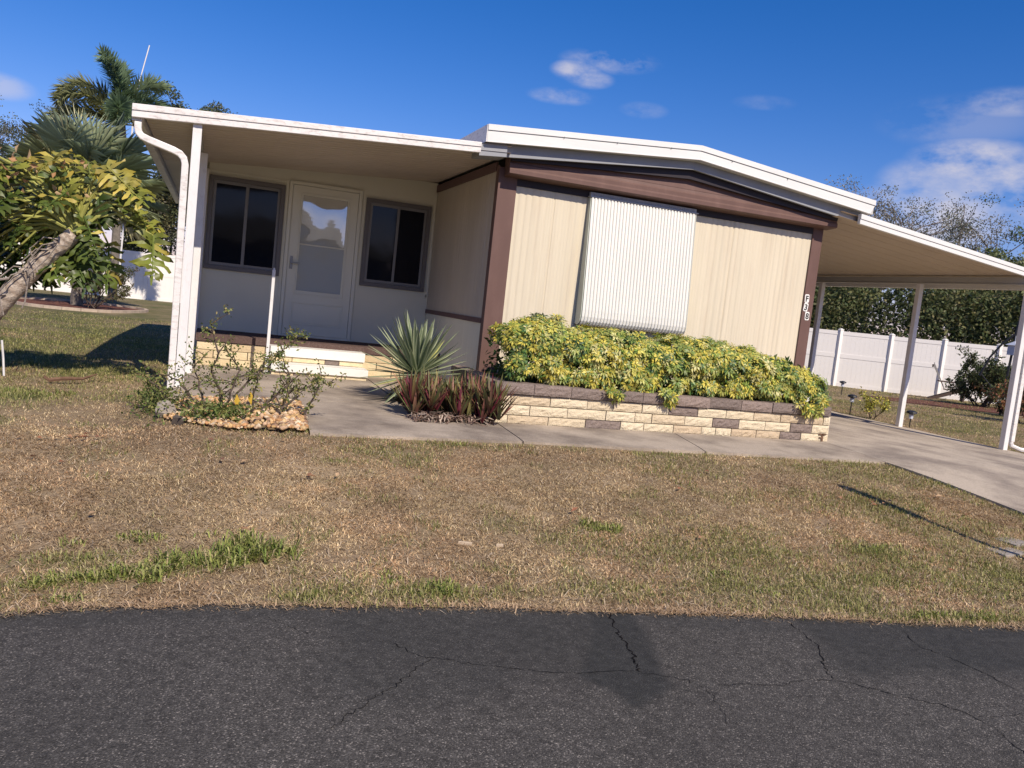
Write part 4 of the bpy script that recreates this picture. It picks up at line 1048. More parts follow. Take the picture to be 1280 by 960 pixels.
def shrub_multi():
    rr = random.Random(77); o = empty('straggly_shrub', (-2.55,-1.9,.0), 'straggly low shrub with thorny dark stems growing out of the orange rocks', 'shrub')
    mb = MB(); pts = []
    def line(P, r):
        Q = [Vector(p) for p in P]; out = [Q[0]]
        for a, b in zip(Q[:-1], Q[1:]):
            for k in range(1, 4): out.append(a.lerp(b, k/3)+Vector((rr.uniform(-.012,.012), rr.uniform(-.02,.02), rr.uniform(-.010,.010))))
        mb.tube(out, [r*(1-.65*i/(len(out)-1)) for i in range(len(out))], 6)
        for i, p in enumerate(out):
            if i < 2: continue
            for _ in range(2): pts.append(p)
            if rr.random() < .8:
                d = Vector((rr.uniform(-1,1), rr.uniform(-1,1), rr.uniform(-.1,1))).normalized(); ln = rr.uniform(.05,.16)
                e = p+d*ln; mb.tube([p, p+d*ln*.5+Vector((0,0,.01)), e], [r*.4, r*.3, r*.15], 4); pts.extend([p+d*ln*.5, e, e])
                if rr.random() < .5:
                    d2 = (d+Vector((rr.uniform(-1,1), rr.uniform(-1,1), rr.uniform(-.2,.8)))).normalized(); e2 = e+d2*rr.uniform(.04,.10); mb.tube([e, e2], [r*.25, r*.1], 4); pts.extend([e2, e2])
    S_ = [([(-2.30,-2.05,.02),(-2.25,-2.0,.16),(-2.20,-2.0,.24),(-2.06,-1.95,.28),(-1.95,-1.95,.34)], .016),
          ([(-2.35,-2.2,.03),(-2.28,-2.2,.12),(-2.16,-2.15,.22)], .020),
          ([(-2.12,-2.2,.03),(-2.08,-2.2,.14),(-2.02,-2.15,.24),(-1.98,-2.1,.36),(-1.92,-2.1,.30)], .010),
          ([(-2.48,-2.1,.02),(-2.38,-2.05,.14),(-2.27,-2.0,.22),(-2.2,-1.95,.31),(-2.26,-1.9,.42)], .015),
          ([(-2.60,-2.1,.02),(-2.62,-2.05,.2),(-2.52,-2.0,.32),(-2.40,-2.0,.42),(-2.30,-1.95,.55)], .012),
          ([(-2.72,-2.05,.02),(-2.74,-2.0,.2),(-2.82,-1.95,.33),(-2.78,-1.95,.5),(-2.84,-1.9,.70)], .015),
          ([(-2.72,-2.05,.02),(-2.66,-2.1,.22),(-2.62,-2.05,.38),(-2.70,-2.0,.52)], .012),
          ([(-2.85,-2.15,.02),(-2.95,-2.1,.16),(-3.05,-2.05,.27),(-3.16,-2.0,.30)], .012),
          ([(-2.85,-2.1,.02),(-2.90,-2.0,.22),(-2.94,-1.95,.38),(-2.88,-1.9,.45)], .010),
          ([(-3.05,-2.0,.0),(-3.14,-1.9,.12),(-3.26,-1.85,.22),(-3.32,-1.8,.32)], .010),
          ([(-3.1,-1.7,.0),(-3.2,-1.7,.1),(-3.3,-1.65,.2)], .008),
          ([(-2.48,-2.15,.02),(-2.50,-2.1,.2),(-2.46,-2.05,.33),(-2.53,-2.0,.45)], .010)]
    for P, r in S_: line(P, r)
    for p in [(-2.30,-1.95,.55),(-2.45,-2.0,.42)]: line([p, (p[0]+.08, p[1], p[2]+.06), (p[0]+.14, p[1]+.02, p[2]+.14)], .004)
    mb.build('branches', M['twig'], o)
    n = 2700; idx = [rr.randrange(len(pts)) for _ in range(n)]
    P = np.array([list(pts[i]) for i in idx])+RNG.normal(0, .018, (n, 3)); Dd = rand_dirs(n)+np.array([0,0,.35])
    V, F, C = leafset(P, Dd, rand_dirs(n), RNG.uniform(.016,.038,n), .016, -.1, pal(G1+[(.36,.30,.13)], n))
    # low green growth at the bed's left
    n2 = 800; P2 = np.stack([RNG.normal(-2.75,.14,n2), RNG.normal(-2.25,.09,n2), RNG.uniform(.02,.13,n2)], -1); P3 = np.stack([RNG.normal(-3.22,.08,n2), RNG.normal(-1.55,.3,n2), RNG.uniform(-.04,.12,n2)], -1)
    A = leafset(P2, rand_dirs(n2)+np.array([0,0,.5]), rand_dirs(n2), RNG.uniform(.02,.05,n2), .018, -.1, pal(G1, n2)); B = leafset(P3, rand_dirs(n2)+np.array([0,0,.5]), rand_dirs(n2), RNG.uniform(.02,.05,n2), .018, -.1, pal(G1, n2))
    V, F, C = merge([(V, F, C), A, B]); npmesh('leaves', V, F, C, M['leaf'], o)
    for q in ((-2.62,-2.12,.20),(-2.52,-2.12,.23)):
        V, F, C = (leafset(np.array([q]), np.array([[.1,-.1,-1.0]]), np.array([[0,-1.0,.1]]), .11, .045, -.1, np.array([[.62,.40,.05]])))
        npmesh('yellow_leaf', V, F, C, M['leaf'], o)
shrub_multi()

# --- lobed split-leaf plant with a leaning ringed trunk
ph = empty('split_leaf_plant', (-4.85, .2, -.07), 'large split-leaf plant with yellowing lobed leaves and leaning ringed trunk', 'tree')
rr2 = random.Random(6); m_ = MB(); tp = [(-4.98,.3,-.1),(-4.93,.28,.18),(-4.82,.2,.45),(-4.62,.12,.72),(-4.42,.06,.98),(-4.22,.02,1.20),(-4.10,.0,1.34)]
P = []; rad = []
for i in range(len(tp)-1):
    for k in range(7):
        t = k/7; P.append(Vector(tp[i]).lerp(Vector(tp[i+1]), t)); r = .098-.024*(i+t)/6; rad.append(r*(1.0+.03*((k % 2)*2-1)))
P.append(Vector(tp[-1])); rad.append(.07)
m_.tube(P, rad, 18); tc_ = []
for i in range(len(P)):
    for k in range(18):
        f_ = rr2.uniform(.85, 1.15); c_ = np.array([.62,.53,.44]) if i % 2 else np.array([.36,.28,.22])
        tc_.append(c_*f_)
npmesh('trunk', m_.v, [f for f in m_.f if len(f) == 4], np.array(tc_), pmat('ringed_bark', (1,1,1), .85, .15, .3, 14, attr=True, dirt=.55, dirtcol=(.13,.10,.08), dscale=22, dlo=.5, dhi=.62, bump=1, bscale=40), ph)
m_ = MB(); rr = random.Random(9)
for i in range(9):
    t0 = rr.uniform(.45, .95); k = int(t0*(len(P)-1)); a = P[k]+Vector((rr.uniform(-.05,.05), -.10, rr.uniform(-.03,.06)))
    b = a+Vector((rr.uniform(-.25,.0), -.03, rr.uniform(-.30,.02))); c = b+Vector((rr.uniform(-.15,.1), .0, rr.uniform(-.25,-.05)))
    m_.tube([a, a.lerp(b,.5)+Vector((0,-.03,.06)), b, c], [.008,.007,.007,.006], 5)
m_.tube([(-4.6,-.1,.86),(-4.75,-.12,.82),(-4.95,-.1,.78),(-5.2,0,.66)], .011, 6)
m_.build('aerial_root', M['bark_light'], ph)
def philo_leaf(base, tip, size, nvec, col, sets, rng, yel=.12):
    """deeply lobed blade hanging from its stalk end: lobes on both sides of the midrib, tips curled"""
    base = np.array(base, float); mid = np.array(tip, float)-base; ln = np.linalg.norm(mid); mid /= ln
    nv = nrm(np.array(nvec, float)); sd = nrm(np.cross(mid, nv)); nv = np.cross(sd, mid)
    nl = 8
    for s_ in (-1, 1):
        for k in range(nl):
            t = (k+.3)/nl; wdt = size*(.56*math.sin(math.pi*(.18+.74*(t)))+.10)
            root = base + mid*ln*(t*.88) - nv*0.004
            fw = (-.35+1.25*t)
            d = sd*s_ + mid*fw + nv*rng.uniform(-.35,.35)+rng.normal(0,.12,3); d /= np.linalg.norm(d)
            # each lobe: 4 cross sections, wavy
            w0 = size*rng.uniform(.115,.165); V = []; cc = (col if rng.random() > yel else np.array([.42,.38,.10]))*rng.uniform(.6, 1.25); tipc = cc*np.array([1.25,1.05,.8]); drp = rng.uniform(.1,.5)
            perp = np.cross(nv, d); sec = [0, .25, .5, .75, 1.0]; wd = [1.0, .85, 1.1, .95, .2]
            for q, (u, w_) in enumerate(zip(sec, wd)):
                c_ = root + d*wdt*u + nv*(.10*size*math.sin(u*2.2) - drp*size*.35*u*u)+perp*(.04*size*math.sin(u*5+k))
                wav = size*.055*math.sin(q*2.1+k*1.7+rng.uniform(0,1))
                V += [c_-perp*w0*w_*.5+nv*wav, c_+perp*w0*w_*.5-nv*wav]
            F = [(2*q, 2*q+1, 2*q+3, 2*q+2) for q in range(4)]
            C = [cc*(1-u)+tipc*u for u in sec for _ in (0, 1)]
            sets.append((np.array(V), np.array(F), np.array(C)))
        # web beside the midrib
    V = []; C = []
    for k in range(6):
        u = k/5; c_ = base+mid*ln*u*.95; w_ = size*.035*(1-u*.7); V += [c_-sd*w_+nv*.01, c_+sd*w_+nv*.01]; C += [col*1.1]*2
    sets.append((np.array(V), np.array([(2*k, 2*k+1, 2*k+3, 2*k+2) for k in range(5)]), np.array(C)))
    t0 = base+mid*ln
    sets.append((np.array([t0-sd*size*.06-mid*ln*.1, t0+sd*size*.06-mid*ln*.1, t0+mid*size*.16+sd*size*.02, t0+mid*size*.16-sd*size*.02]), np.array([(0,1,2,3)]), np.array([col]*4)))
sets = []; stalks = MB(); rng = np.random.default_rng(5); rr = random.Random(15); crown = Vector((-4.09, 0, 1.38))
YG = [np.array(c) for c in [(.20,.23,.05),(.17,.21,.045),(.08,.12,.028),(.055,.095,.024),(.11,.16,.035),(.26,.25,.06),(.07,.11,.028)]]
LV = []   # (petiole end, tip of blade, size, colour)
LV += [((-3.42,-.1,1.40),(-3.40,-.25,.98),.42,1),((-3.62,.1,1.62),(-3.38,.0,1.42),.36,0),((-3.85,-.15,1.98),(-3.62,-.3,1.78),.38,5),((-4.05,.15,2.02),(-3.98,-.2,1.86),.34,0),
       ((-3.72,-.2,1.85),(-3.48,-.4,1.66),.40,0),((-4.25,-.05,2.04),(-4.35,-.35,1.84),.36,5),((-4.55,.0,1.95),(-4.75,-.2,1.72),.42,0),((-4.72,-.1,1.80),(-4.95,-.3,1.5),.42,2),
       ((-4.75,.15,1.55),(-4.95,.0,1.22),.45,3),((-4.5,.35,1.50),(-4.5,.1,1.1),.46,3),((-4.2,.5,1.45),(-4.15,.3,1.02),.45,3),((-3.85,.35,1.28),(-3.82,.15,.84),.42,4),((-3.98,.2,1.2),(-4.0,0,.78),.38,3),
       ((-4.9,-.1,2.0),(-5.1,-.3,1.76),.42,5),((-4.62,.4,1.72),(-4.85,.3,1.42),.45,2),((-3.75,.45,1.75),(-3.55,.4,1.45),.40,2),((-4.35,.45,1.95),(-4.45,.3,1.66),.42,2),((-4.0,.6,1.75),(-3.95,.5,1.42),.42,3),
       ((-5.0,.2,1.75),(-5.2,.1,1.4),.45,2),((-5.05,.0,1.5),(-5.2,-.1,1.12),.45,4),((-4.85,.5,1.3),(-4.9,.3,.92),.44,3),((-4.35,.3,1.25),(-4.35,.1,.86),.40,6),((-4.65,.4,1.05),(-4.6,.2,.7),.38,3),
       ((-3.55,.3,1.5),(-3.35,.3,1.22),.36,4),((-4.6,-.15,1.62),(-4.78,-.4,1.36),.36,2),((-4.15,-.1,1.72),(-4.3,-.4,1.5),.32,2),((-5.2,.1,1.95),(-5.4,-.1,1.7),.42,0)]
for k in range(34):
    ang = rr.uniform(0, 2*math.pi); rad_ = rr.uniform(.25, .85)
    ex, ey, ez = -4.35-.30*rr.random()+rad_*math.cos(ang)*(1.0 if math.cos(ang) < 0 else .55), .25+rad_*.5*math.sin(ang), rr.uniform(1.15, 1.92)
    LV.append(((ex,ey,ez),(ex+.22*math.cos(ang)+rr.uniform(-.1,.1), ey+.15*math.sin(ang)-.12, ez-rr.uniform(.2,.38)), rr.uniform(.28,.40), rr.choice([2,3,4,6,3,2,0])))
for k in range(22):
    ex, ey, ez = rr.uniform(-5.25,-4.35), rr.uniform(.25,.75), rr.uniform(.75,1.45)
    LV.append(((ex,ey,ez),(ex+rr.uniform(-.2,.15), ey-.15, ez-rr.uniform(.22,.38)), rr.uniform(.28,.40), rr.choice([3,3,4,6,2])))
for e, t, s_, ci in LV:
    e = Vector(e); t = Vector(t); m1 = crown.lerp(e, .5)+Vector((0,0,.14+rr.uniform(0,.08)))
    stalks.tube([crown+Vector((rr.uniform(-.03,.03), rr.uniform(-.03,.03), -.04)), crown.lerp(m1,.5)+Vector((0,0,.04)), m1, e], [.020,.016,.012,.009], 6)
    out = (e-crown); out.z = 0; out = out.normalized() if out.length > .01 else Vector((0,-1,0))
    nv = Vector((out.x*.6, out.y*.6-.75, .7))+Vector((rr.uniform(-.3,.3), 0, rr.uniform(-.3,.3)))
    philo_leaf(tuple(e), tuple(t), s_*.80, tuple(nv), YG[ci], sets, rng, [.26,.14,.06,.02,.07,.28,.02][ci])
# dry curled leaf scraps
V, F, C = merge([(v, f, c) for v, f, c in sets])
npmesh('lobed_leaves', V, F, C, M['leaf_gloss'], ph)
# young erect stalks
stalks.tube([crown, crown+Vector((-.02,-.03,.24)), crown+Vector((.02,-.03,.50))], [.020,.022,.012], 7); stalks.tube([crown, crown+Vector((.07,-.03,.22)), crown+Vector((.10,-.03,.42))], [.016,.026,.010], 7)
stalks.build('stalk', M['petiole'], ph)
n = 46; V, F, C = leafset(np.stack([RNG.normal(-4.45,.30,n), RNG.normal(-.2,.10,n), RNG.uniform(1.66,1.98,n)],-1), rand_dirs(n), rand_dirs(n), RNG.uniform(.05,.11,n), .04, .45, pal([(.52,.30,.16),(.60,.42,.24),(.45,.25,.12)], n))
tag(npmesh('dry_leaves', V, F, C, M['leaf'], ph), kind='stuff')

# --- palms
def fan_palm(base, hgt, rad, label):
    o = empty('fan_palm', base, label, 'palm tree'); rr = random.Random(21); mb = MB(); B = Vector(base); top = B+Vector((0,0,hgt))
    P = [B.lerp(top, k/12)+Vector((0,0,-.3 if k == 0 else 0)) for k in range(13)]
    mb.tube(P, [.16+.02*(k%2) for k in range(13)], 10); mb.build('trunk', M['bark'], o)
    sets = []; st = MB()
    for i in range(42):
        az = i*ga+rr.uniform(-.2,.2); t = i/41; el = R(-35+118*t**.8); ln = rad*rr.uniform(.42,.58)
        d = Vector((math.cos(az)*math.cos(el), math.sin(az)*math.cos(el), math.sin(el))); e = top+d*ln+Vector((0,0,.10))
        st.tube([top+Vector((0,0,.0)), top.lerp(e,.5)+Vector((0,0,.08)), e], [.022,.016,.010], 4)
        side = d.cross(Vector((0,0,1))); side = side.normalized() if side.length > .1 else Vector((1,0,0)); up = side.cross(d)
        fl = rad*rr.uniform(.48,.60); col = np.array([(.30,.36,.23),(.36,.40,.23),(.25,.31,.20),(.42,.40,.24)][rr.randrange(4)])*rr.uniform(.85,1.25)
        for k in range(30):
            a = -2.0+4.0*k/29+rr.uniform(-.03,.03); dd = (d*math.cos(a)+side*math.sin(a)+up*(.16-.28*abs(a)/2)).normalized()
            L1 = fl*(1-.18*abs(a)/2)*rr.uniform(.9,1.05); w_ = .040; pr = dd.cross(up+d*.3).normalized()
            m1 = e+dd*L1*.55; tp_ = e+dd*L1+Vector((0,0,-.22*L1*rr.uniform(.4,1.3)))
            V = [e, m1-pr*w_*.5, m1+pr*w_*.5, tp_]
            sets.append((np.array([list(v) for v in V]), np.array([(0,1,3),(0,3,2)]), np.tile(col*rr.uniform(.85,1.2), (4,1))))
    V, F, C = merge(sets); npmesh('fronds', V, F, C, M['leaf'], o); st.build('frond_stalk', M['petiole'], o)
    sets = []
    for i in range(700):   # hanging dead skirt
        az = rr.uniform(0,6.28); r0 = rr.uniform(.1,.5); p = top+Vector((math.cos(az)*r0, math.sin(az)*r0, rr.uniform(-.5,.05))); q = p+Vector((math.cos(az)*.12, math.sin(az)*.12, -rr.uniform(.3,.7)))
        pr = Vector((-math.sin(az), math.cos(az), 0))*.02
        sets.append((np.array([list(p), list(p.lerp(q,.5)-pr), list(p.lerp(q,.5)+pr), list(q)]), np.array([(0,1,3),(0,3,2)]), np.tile(np.array([.26,.20,.14])*rr.uniform(.5,1.3), (4,1))))
    V, F, C = merge(sets); npmesh('dead_fronds', V, F, C, M['leaf'], o)
def feather_palm(base, hgt, label, fronds):
    o = empty('foxtail_palm', base, label, 'palm tree'); rr = random.Random(33); mb = MB(); B = Vector(base); top = B+Vector((0,0,hgt))
    mb.tube([B-Vector((0,0,.3)), B+Vector((0,0,hgt*.4)), top-Vector((0,0,.7)), top-Vector((0,0,.6)), top], [.16,.14,.12,.15,.07], 10); mb.build('trunk', M['bark'], o)
    sets = []; st = MB()
    for az, el, ln, bend, ci in fronds:
        d = Vector((math.cos(az)*math.cos(el), math.sin(az)*math.cos(el), math.sin(el))); p = top.copy(); P = [p.copy()]; e = el; k = 22; Dv = []
        for i in range(k):
            dd = Vector((math.cos(az)*math.cos(e), math.sin(az)*math.cos(e), math.sin(e))); p = p+dd*ln/k; P.append(p.copy()); Dv.append(dd); e -= bend/k*(.3+1.5*i/k)
        st.tube(P, [.028*(1-.8*i/k) for i in range(k+1)], 5)
        base_c = np.array([(.14,.20,.11),(.22,.23,.11),(.42,.27,.14),(.16,.21,.11)][ci])
        for i in range(3, k+1):
            for q in range(26):
                a = rr.uniform(0, 6.28); dd = Dv[i-1]; s1 = dd.cross(Vector((.1,.2,1))).normalized(); s2 = dd.cross(s1)
                lf = (s1*math.cos(a)+s2*math.sin(a)+dd*.75).normalized(); L1 = rr.uniform(.46,.76)*(1-.45*(i/k)**3); b0 = P[i-1].lerp(P[i], rr.random())
                tp_ = b0+lf*L1+Vector((0,0,-.10*L1)); pr = lf.cross(dd).normalized()*.027; m1 = b0.lerp(tp_,.5)
                sets.append((np.array([list(b0), list(m1-pr), list(m1+pr), list(tp_)]), np.array([(0,1,3),(0,3,2)]), np.tile(base_c*rr.uniform(.75,1.35), (4,1))))
    V, F, C = merge(sets); npmesh('fronds', V, F, C, M['leaf'], o); st.build('frond_rib', M['petiole'], o)

# --- broadleaf trees: trunk, forking limbs, leaf clumps at the limb ends
def tree(name, base, hgt, width, label, cols, nclump=60, per=150, lsize=.12, seed=1, cat='tree', group=None, sparse=0.0, low=.15, clump_r=.55, trunk_r=.16, wood='bark', depth=None):
    rr = random.Random(seed); rng = np.random.default_rng(seed); o = empty(name, base, label, cat, group); mb = MB(); B = Vector(base); ends = []
    depth = depth or width
    def limb(p, d, ln, r, lv):
        k = 4; P = [p.copy()]; q = p.copy(); dd = d.copy()
        for i in range(k):
            dd = (dd+Vector((rr.uniform(-.22,.22), rr.uniform(-.22,.22), rr.uniform(-.05,.16)))).normalized(); q = q+dd*ln/k; P.append(q.copy())
        mb.tube(P, [r*(1-.45*i/k) for i in range(k+1)], 6 if lv < 2 else 4)
        if lv >= 2: ends.append(P[-1]); ends.append(P[2])
        if lv < 4:
            for c in range(3 if lv < 2 else 2):
                nd = (dd*.8+Vector((rr.uniform(-1,1), rr.uniform(-1,1), rr.uniform(-.25,.75)))*.9).normalized(); limb(P[-1 if c else rr.randint(2,4)], nd, ln*rr.uniform(.6,.82), r*.55, lv+1)
    limb(B-Vector((0,0,.3)), Vector((rr.uniform(-.1,.1), rr.uniform(-.1,.1), 1)).normalized(), hgt*.36, trunk_r, 0)
    E_ = np.array([list(e) for e in ends]); Bn = np.array(base)
    # stretch the limb ends to the wanted size of crown
    mx = max(1e-3, (E_[:, 2]-Bn[2]).max()); sx = width*.5/max(1e-3, np.abs(E_[:, 0]-Bn[0]).max()); sy = depth*.5/max(1e-3, np.abs(E_[:, 1]-Bn[1]).max()); sz = hgt*.96/mx
    mb.v = [(Bn[0]+(v[0]-Bn[0])*sx, Bn[1]+(v[1]-Bn[1])*sy, Bn[2]+(v[2]-Bn[2])*sz) if True else v for v in mb.v]
    # keep the stem round after the stretch
    E_ = (E_-Bn)*np.array([sx, sy, sz])+Bn
    mb.build('trunk', M[wood], o)
    if nclump > len(E_): idx = np.concatenate([np.arange(len(E_)), rng.integers(0, len(E_), nclump-len(E_))])
    else: idx = rng.choice(len(E_), nclump, replace=False)
    Cc = E_[idx]+rng.normal(0, clump_r*.5, (len(idx), 3)); cr = rng.uniform(.55, 1.25, len(idx))*clump_r
    Cc[:, 2] = np.maximum(Cc[:, 2], Bn[2]+low*hgt)
    ccol = np.array(cols)[rng.integers(0, len(cols), len(idx))]*rng.uniform(.7, 1.3, (len(idx), 1))
    k = rng.integers(0, len(idx), nclump*per); n = len(k)
    r_ = rng.random(n)**.45
    P = Cc[k]+rand_dirs(n, rng)*(r_*cr[k])[:, None]*np.array([1, 1, .72])
    if sparse > 0: keep = rng.random(n) > sparse; P = P[keep]; k = k[keep]; n = len(k)
    V, F, C = leafset(P, rand_dirs(n, rng)+np.array([0,0,-.1]), rand_dirs(n, rng), rng.uniform(.7,1.3,n)*lsize, lsize*.55, 0, ccol[k]*rng.uniform(.75,1.25,(n,1)))
    npmesh('crown', V, F, C, M['leaf'], o); return o

fan_palm((-6.45, 17.9, -.2), 3.15, 2.5, 'bushy fan palm with grey green fronds in front of the left fence')
A = math.pi
feather_palm((-6.05, 22.9, -.25), 6.0, 'foxtail palm with plumed fronds rising behind the left end of the porch roof',
    [(A*.60, R(86), 2.7, 1.5, 0), (A*.98, R(64), 2.7, 2.3, 1), (A*1.15, R(44), 2.4, 1.8, 1), (-A*.04, R(72), 2.0, 2.6, 0), (-A*.05, R(5), 2.7, 1.7, 2), (A*1.35, R(82), 2.5, 1.3, 0),
     (-A*.1, R(30), 2.2, 2.2, 3), (A*1.02, R(22), 2.4, 1.4, 1), (A*1.5, R(35), 2.3, 2.0, 0), (A*.25, R(80), 2.6, 1.7, 3)])
DK = [(.075,.095,.04),(.055,.075,.03),(.10,.115,.05),(.12,.12,.06),(.05,.065,.03)]
GREY = [(.13,.125,.10),(.11,.12,.075),(.16,.145,.115),(.09,.10,.06)]
OL = [(.14,.14,.06),(.11,.12,.05),(.17,.15,.07),(.08,.10,.04)]
# round shrub and its mulch bed on the left
mb = MB(); pts = [(-6.4+1.75*math.cos(t)*(1+.08*math.sin(3*t)), 17.4+2.3*math.sin(t), 0) for t in [2*math.pi*k/28 for k in range(28)]]
mb.add([(x, y, float(H(x,y))+.015) for x, y, _ in pts], [tuple(range(28))]); tag(mb.build('mulch_bed', M['mulch']), kind='structure')
mb = MB()
for k in range(28):
    a, b = pts[k], pts[(k+1)%28]; z = float(H(a[0],a[1])); mb.bar((a[0],a[1],z+.03),(b[0],b[1],z+.03),.10,.09)
tag(mb.build('garden_edging', M['curb']), 'tan curved edging around the mulch bed under the fan palm', 'edging')
twiggy('round_shrub', (-5.9, 16.6, -.2), 'dark twiggy shrub on red mulch in front of the white left fence', 'shrub', 9, 1.5, .85, 5200, OL+[(.13,.08,.05)], .065, 5, .02)

# --- vinyl fences
def fence(name, p0, d, n, sp, hgt, label):
    o = empty(name, (p0[0], p0[1], float(H(*p0))), label, 'fence'); d = Vector((d[0], d[1])).normalized(); mb = MB(); posts = []
    for k in range(n+1):
        x, y = p0[0]+d.x*sp*k, p0[1]+d.y*sp*k; z = float(H(x, y))
        q = MB(); w = .063; q.hexa([(x-w,y-w,z-.05),(x+w,y-w,z-.05),(x+w,y+w,z-.05),(x-w,y+w,z-.05),(x-w,y-w,z+hgt+.05),(x+w,y-w,z+hgt+.05),(x+w,y+w,z+hgt+.05),(x-w,y+w,z+hgt+.05)])
        w2 = .075; q.hexa([(x-w2,y-w2,z+hgt+.05),(x+w2,y-w2,z+hgt+.05),(x+w2,y+w2,z+hgt+.05),(x-w2,y+w2,z+hgt+.05),(x-.02,y-.02,z+hgt+.095),(x+.02,y-.02,z+hgt+.095),(x+.02,y+.02,z+hgt+.095),(x-.02,y+.02,z+hgt+.095)])
        q.build('post', M['vinyl'], o)
        if k < n:
            x1, y1 = x+d.x*sp, y+d.y*sp; z1 = float(H(x1, y1)); P = MB(); nb = 10
            a = Vector((x, y, z)); b = Vector((x1, y1, z1)); g_ = .065/sp; side = Vector((-d.y, d.x, 0))
            for i in range(nb):
                u0 = g_+(1-2*g_)*(i+.006)/nb; u1 = g_+(1-2*g_)*(i+.994)/nb; p_, q_ = a.lerp(b, u0), a.lerp(b, u1)
                P.hexa([p_-side*.018+Vector((0,0,.04)), q_-side*.018+Vector((0,0,.04)), q_+side*.018+Vector((0,0,.04)), p_+side*.018+Vector((0,0,.04)),
                        p_-side*.018+Vector((0,0,hgt-.07)), q_-side*.018+Vector((0,0,hgt-.07)), q_+side*.018+Vector((0,0,hgt-.07)), p_+side*.018+Vector((0,0,hgt-.07))])
            p_, q_ = a.lerp(b, g_*.9), a.lerp(b, 1-g_*.9)
            for zz, hh in ((.06,.12),(hgt*.56,.13),(hgt-.05,.12)): P.bar(p_+Vector((0,0,zz)), q_+Vector((0,0,zz)), .055, hh)
            P.hexa([p_-side*.010+Vector((0,0,.05)), q_-side*.010+Vector((0,0,.05)), q_+side*.010+Vector((0,0,.05)), p_+side*.010+Vector((0,0,.05)), p_-side*.010+Vector((0,0,hgt-.08)), q_-side*.010+Vector((0,0,hgt-.08)), q_+side*.010+Vector((0,0,hgt-.08)), p_+side*.010+Vector((0,0,hgt-.08))]); P.build('panel', M['vinyl'], o)
fence('vinyl_fence', (-20.0, 27.6), (1, 0.0), 12, 1.83, 1.86, 'white vinyl fence across the back of the left lawn behind the palms')
fence('vinyl_fence', (12.46, 15.6), (.80, -.60), 10, 1.52, 1.76, 'white vinyl fence seen under the carport on the right')

# --- trees
tree('bare_oak', (23.0, 19.0, -.4), 8.3, 6.0, 'tall thin-leaved tree rising above the carport roof next to the main roof end', [(.22,.205,.17),(.17,.18,.13),(.26,.24,.20)], 110, 62, .085, 3, group='trees beyond the right fence', sparse=.1, clump_r=.62, low=.3, trunk_r=.2, wood='bark_light')
tree('bare_oak', (26.8, 17.3, -.4), 8.0, 5.0, 'grey green tree rising above the carport roof near the right edge', [(.20,.19,.15),(.15,.16,.10),(.12,.14,.07),(.24,.22,.18)], 100, 62, .095, 14, group='trees beyond the right fence', sparse=.0, clump_r=.65, low=.25, trunk_r=.2)
tree('pine_tree', (29.6, 15.2, -.4), 7.2, 3.6, 'dark tree crown at the right edge of the sky', DK, 70, 170, .15, 25, group='trees beyond the right fence', clump_r=.55, low=.2, trunk_r=.2)
for i, (px_, d_, h_, w_, lab) in enumerate([
        ((17.8,19.6),0,5.6,5.0,'dense dark tree beyond the right fence, nearest the home corner trim'),
        ((20.6,18.0),0,5.4,4.8,'dense tree with bare pale branches beyond the fence between the two far carport posts'),
        ((22.9,15.7),0,5.3,4.6,'dense green tree beyond the fence just left of the middle carport post'),
        ((24.8,13.6),0,5.6,4.8,'dense dark tree beyond the fence just right of the middle carport post'),
        ((25.9,11.0),0,5.4,4.6,'dense tree beyond the fence above the green yard shrub'),
        ((26.9,8.4),0,5.6,4.6,'dense tree beyond the fence at the far right edge of the view'),
        ((15.2,21.8),0,5.8,4.8,'dense tree beyond the fence mostly hidden by the home')]):
    tree('dense_tree', (px_[0], px_[1], -.4), h_, w_, lab, [tuple(q*1.6 for q in c_) for c_ in DK]+([OL[1]] if i % 2 else [(.17,.16,.12)]), 190, 130, .13, 40+i, group='trees beyond the right fence', clump_r=.62, low=.02, trunk_r=.16, wood='bark_light', depth=3.6)
# undergrowth right behind the fence
n = 52000; t = RNG.uniform(-3, 17, n); off = RNG.uniform(.8, 3.2, n); P = np.stack([13.0+.715*t+.70*off, 16.25-.70*t+.715*off, -.35+RNG.random(n)**.7*(3.5+.8*fbm(t, t*0, .7, 61)+.4*np.sin(t*2))], -1)
V, F, C = leafset(P, rand_dirs(n), rand_dirs(n), RNG.uniform(.10,.2,n), .08, 0, pal(DK+OL, n)*1.35); o = npmesh('undergrowth', V, F, C, M['leaf']); tag(o, kind='stuff')
tree('oak_tree', (-2.4, 30.0, -.3), 9.0, 5.4, 'sparse oak whose crown shows above the porch roof', [(.10,.12,.055),(.13,.14,.07),(.08,.095,.045)], 120, 110, .12, 7, clump_r=.45, low=.4, sparse=.1, trunk_r=.22)
tree('bush_tree', (-4.3, 30.5, -.3), 6.4, 4.2, 'leafy grey green tree beyond the left fence beside the porch post', GREY+OL, 150, 130, .12, 8, group='trees beyond the left fence', clump_r=.55, low=.05)
tree('bush_tree', (-7.6, 31.0, -.3), 5.8, 4.4, 'leafy green tree beyond the left fence behind the foxtail palm', OL+DK, 150, 130, .12, 9, group='trees beyond the left fence', clump_r=.55, low=.05)
tree('bush_tree', (-11.0, 31.5, -.3), 5.6, 5.0, 'leafy green tree beyond the left fence behind the fan palm', OL+DK, 150, 130, .13, 10, group='trees beyond the left fence', clump_r=.6, low=.05)
tree('thin_tree', (-13.0, 36.0, -.3), 8.6, 3.8, 'thin grey tree at the far left edge above the palm fronds', GREY, 70, 90, .10, 12, group='trees beyond the left fence', sparse=.3, clump_r=.5, low=.3, wood='bark_light')
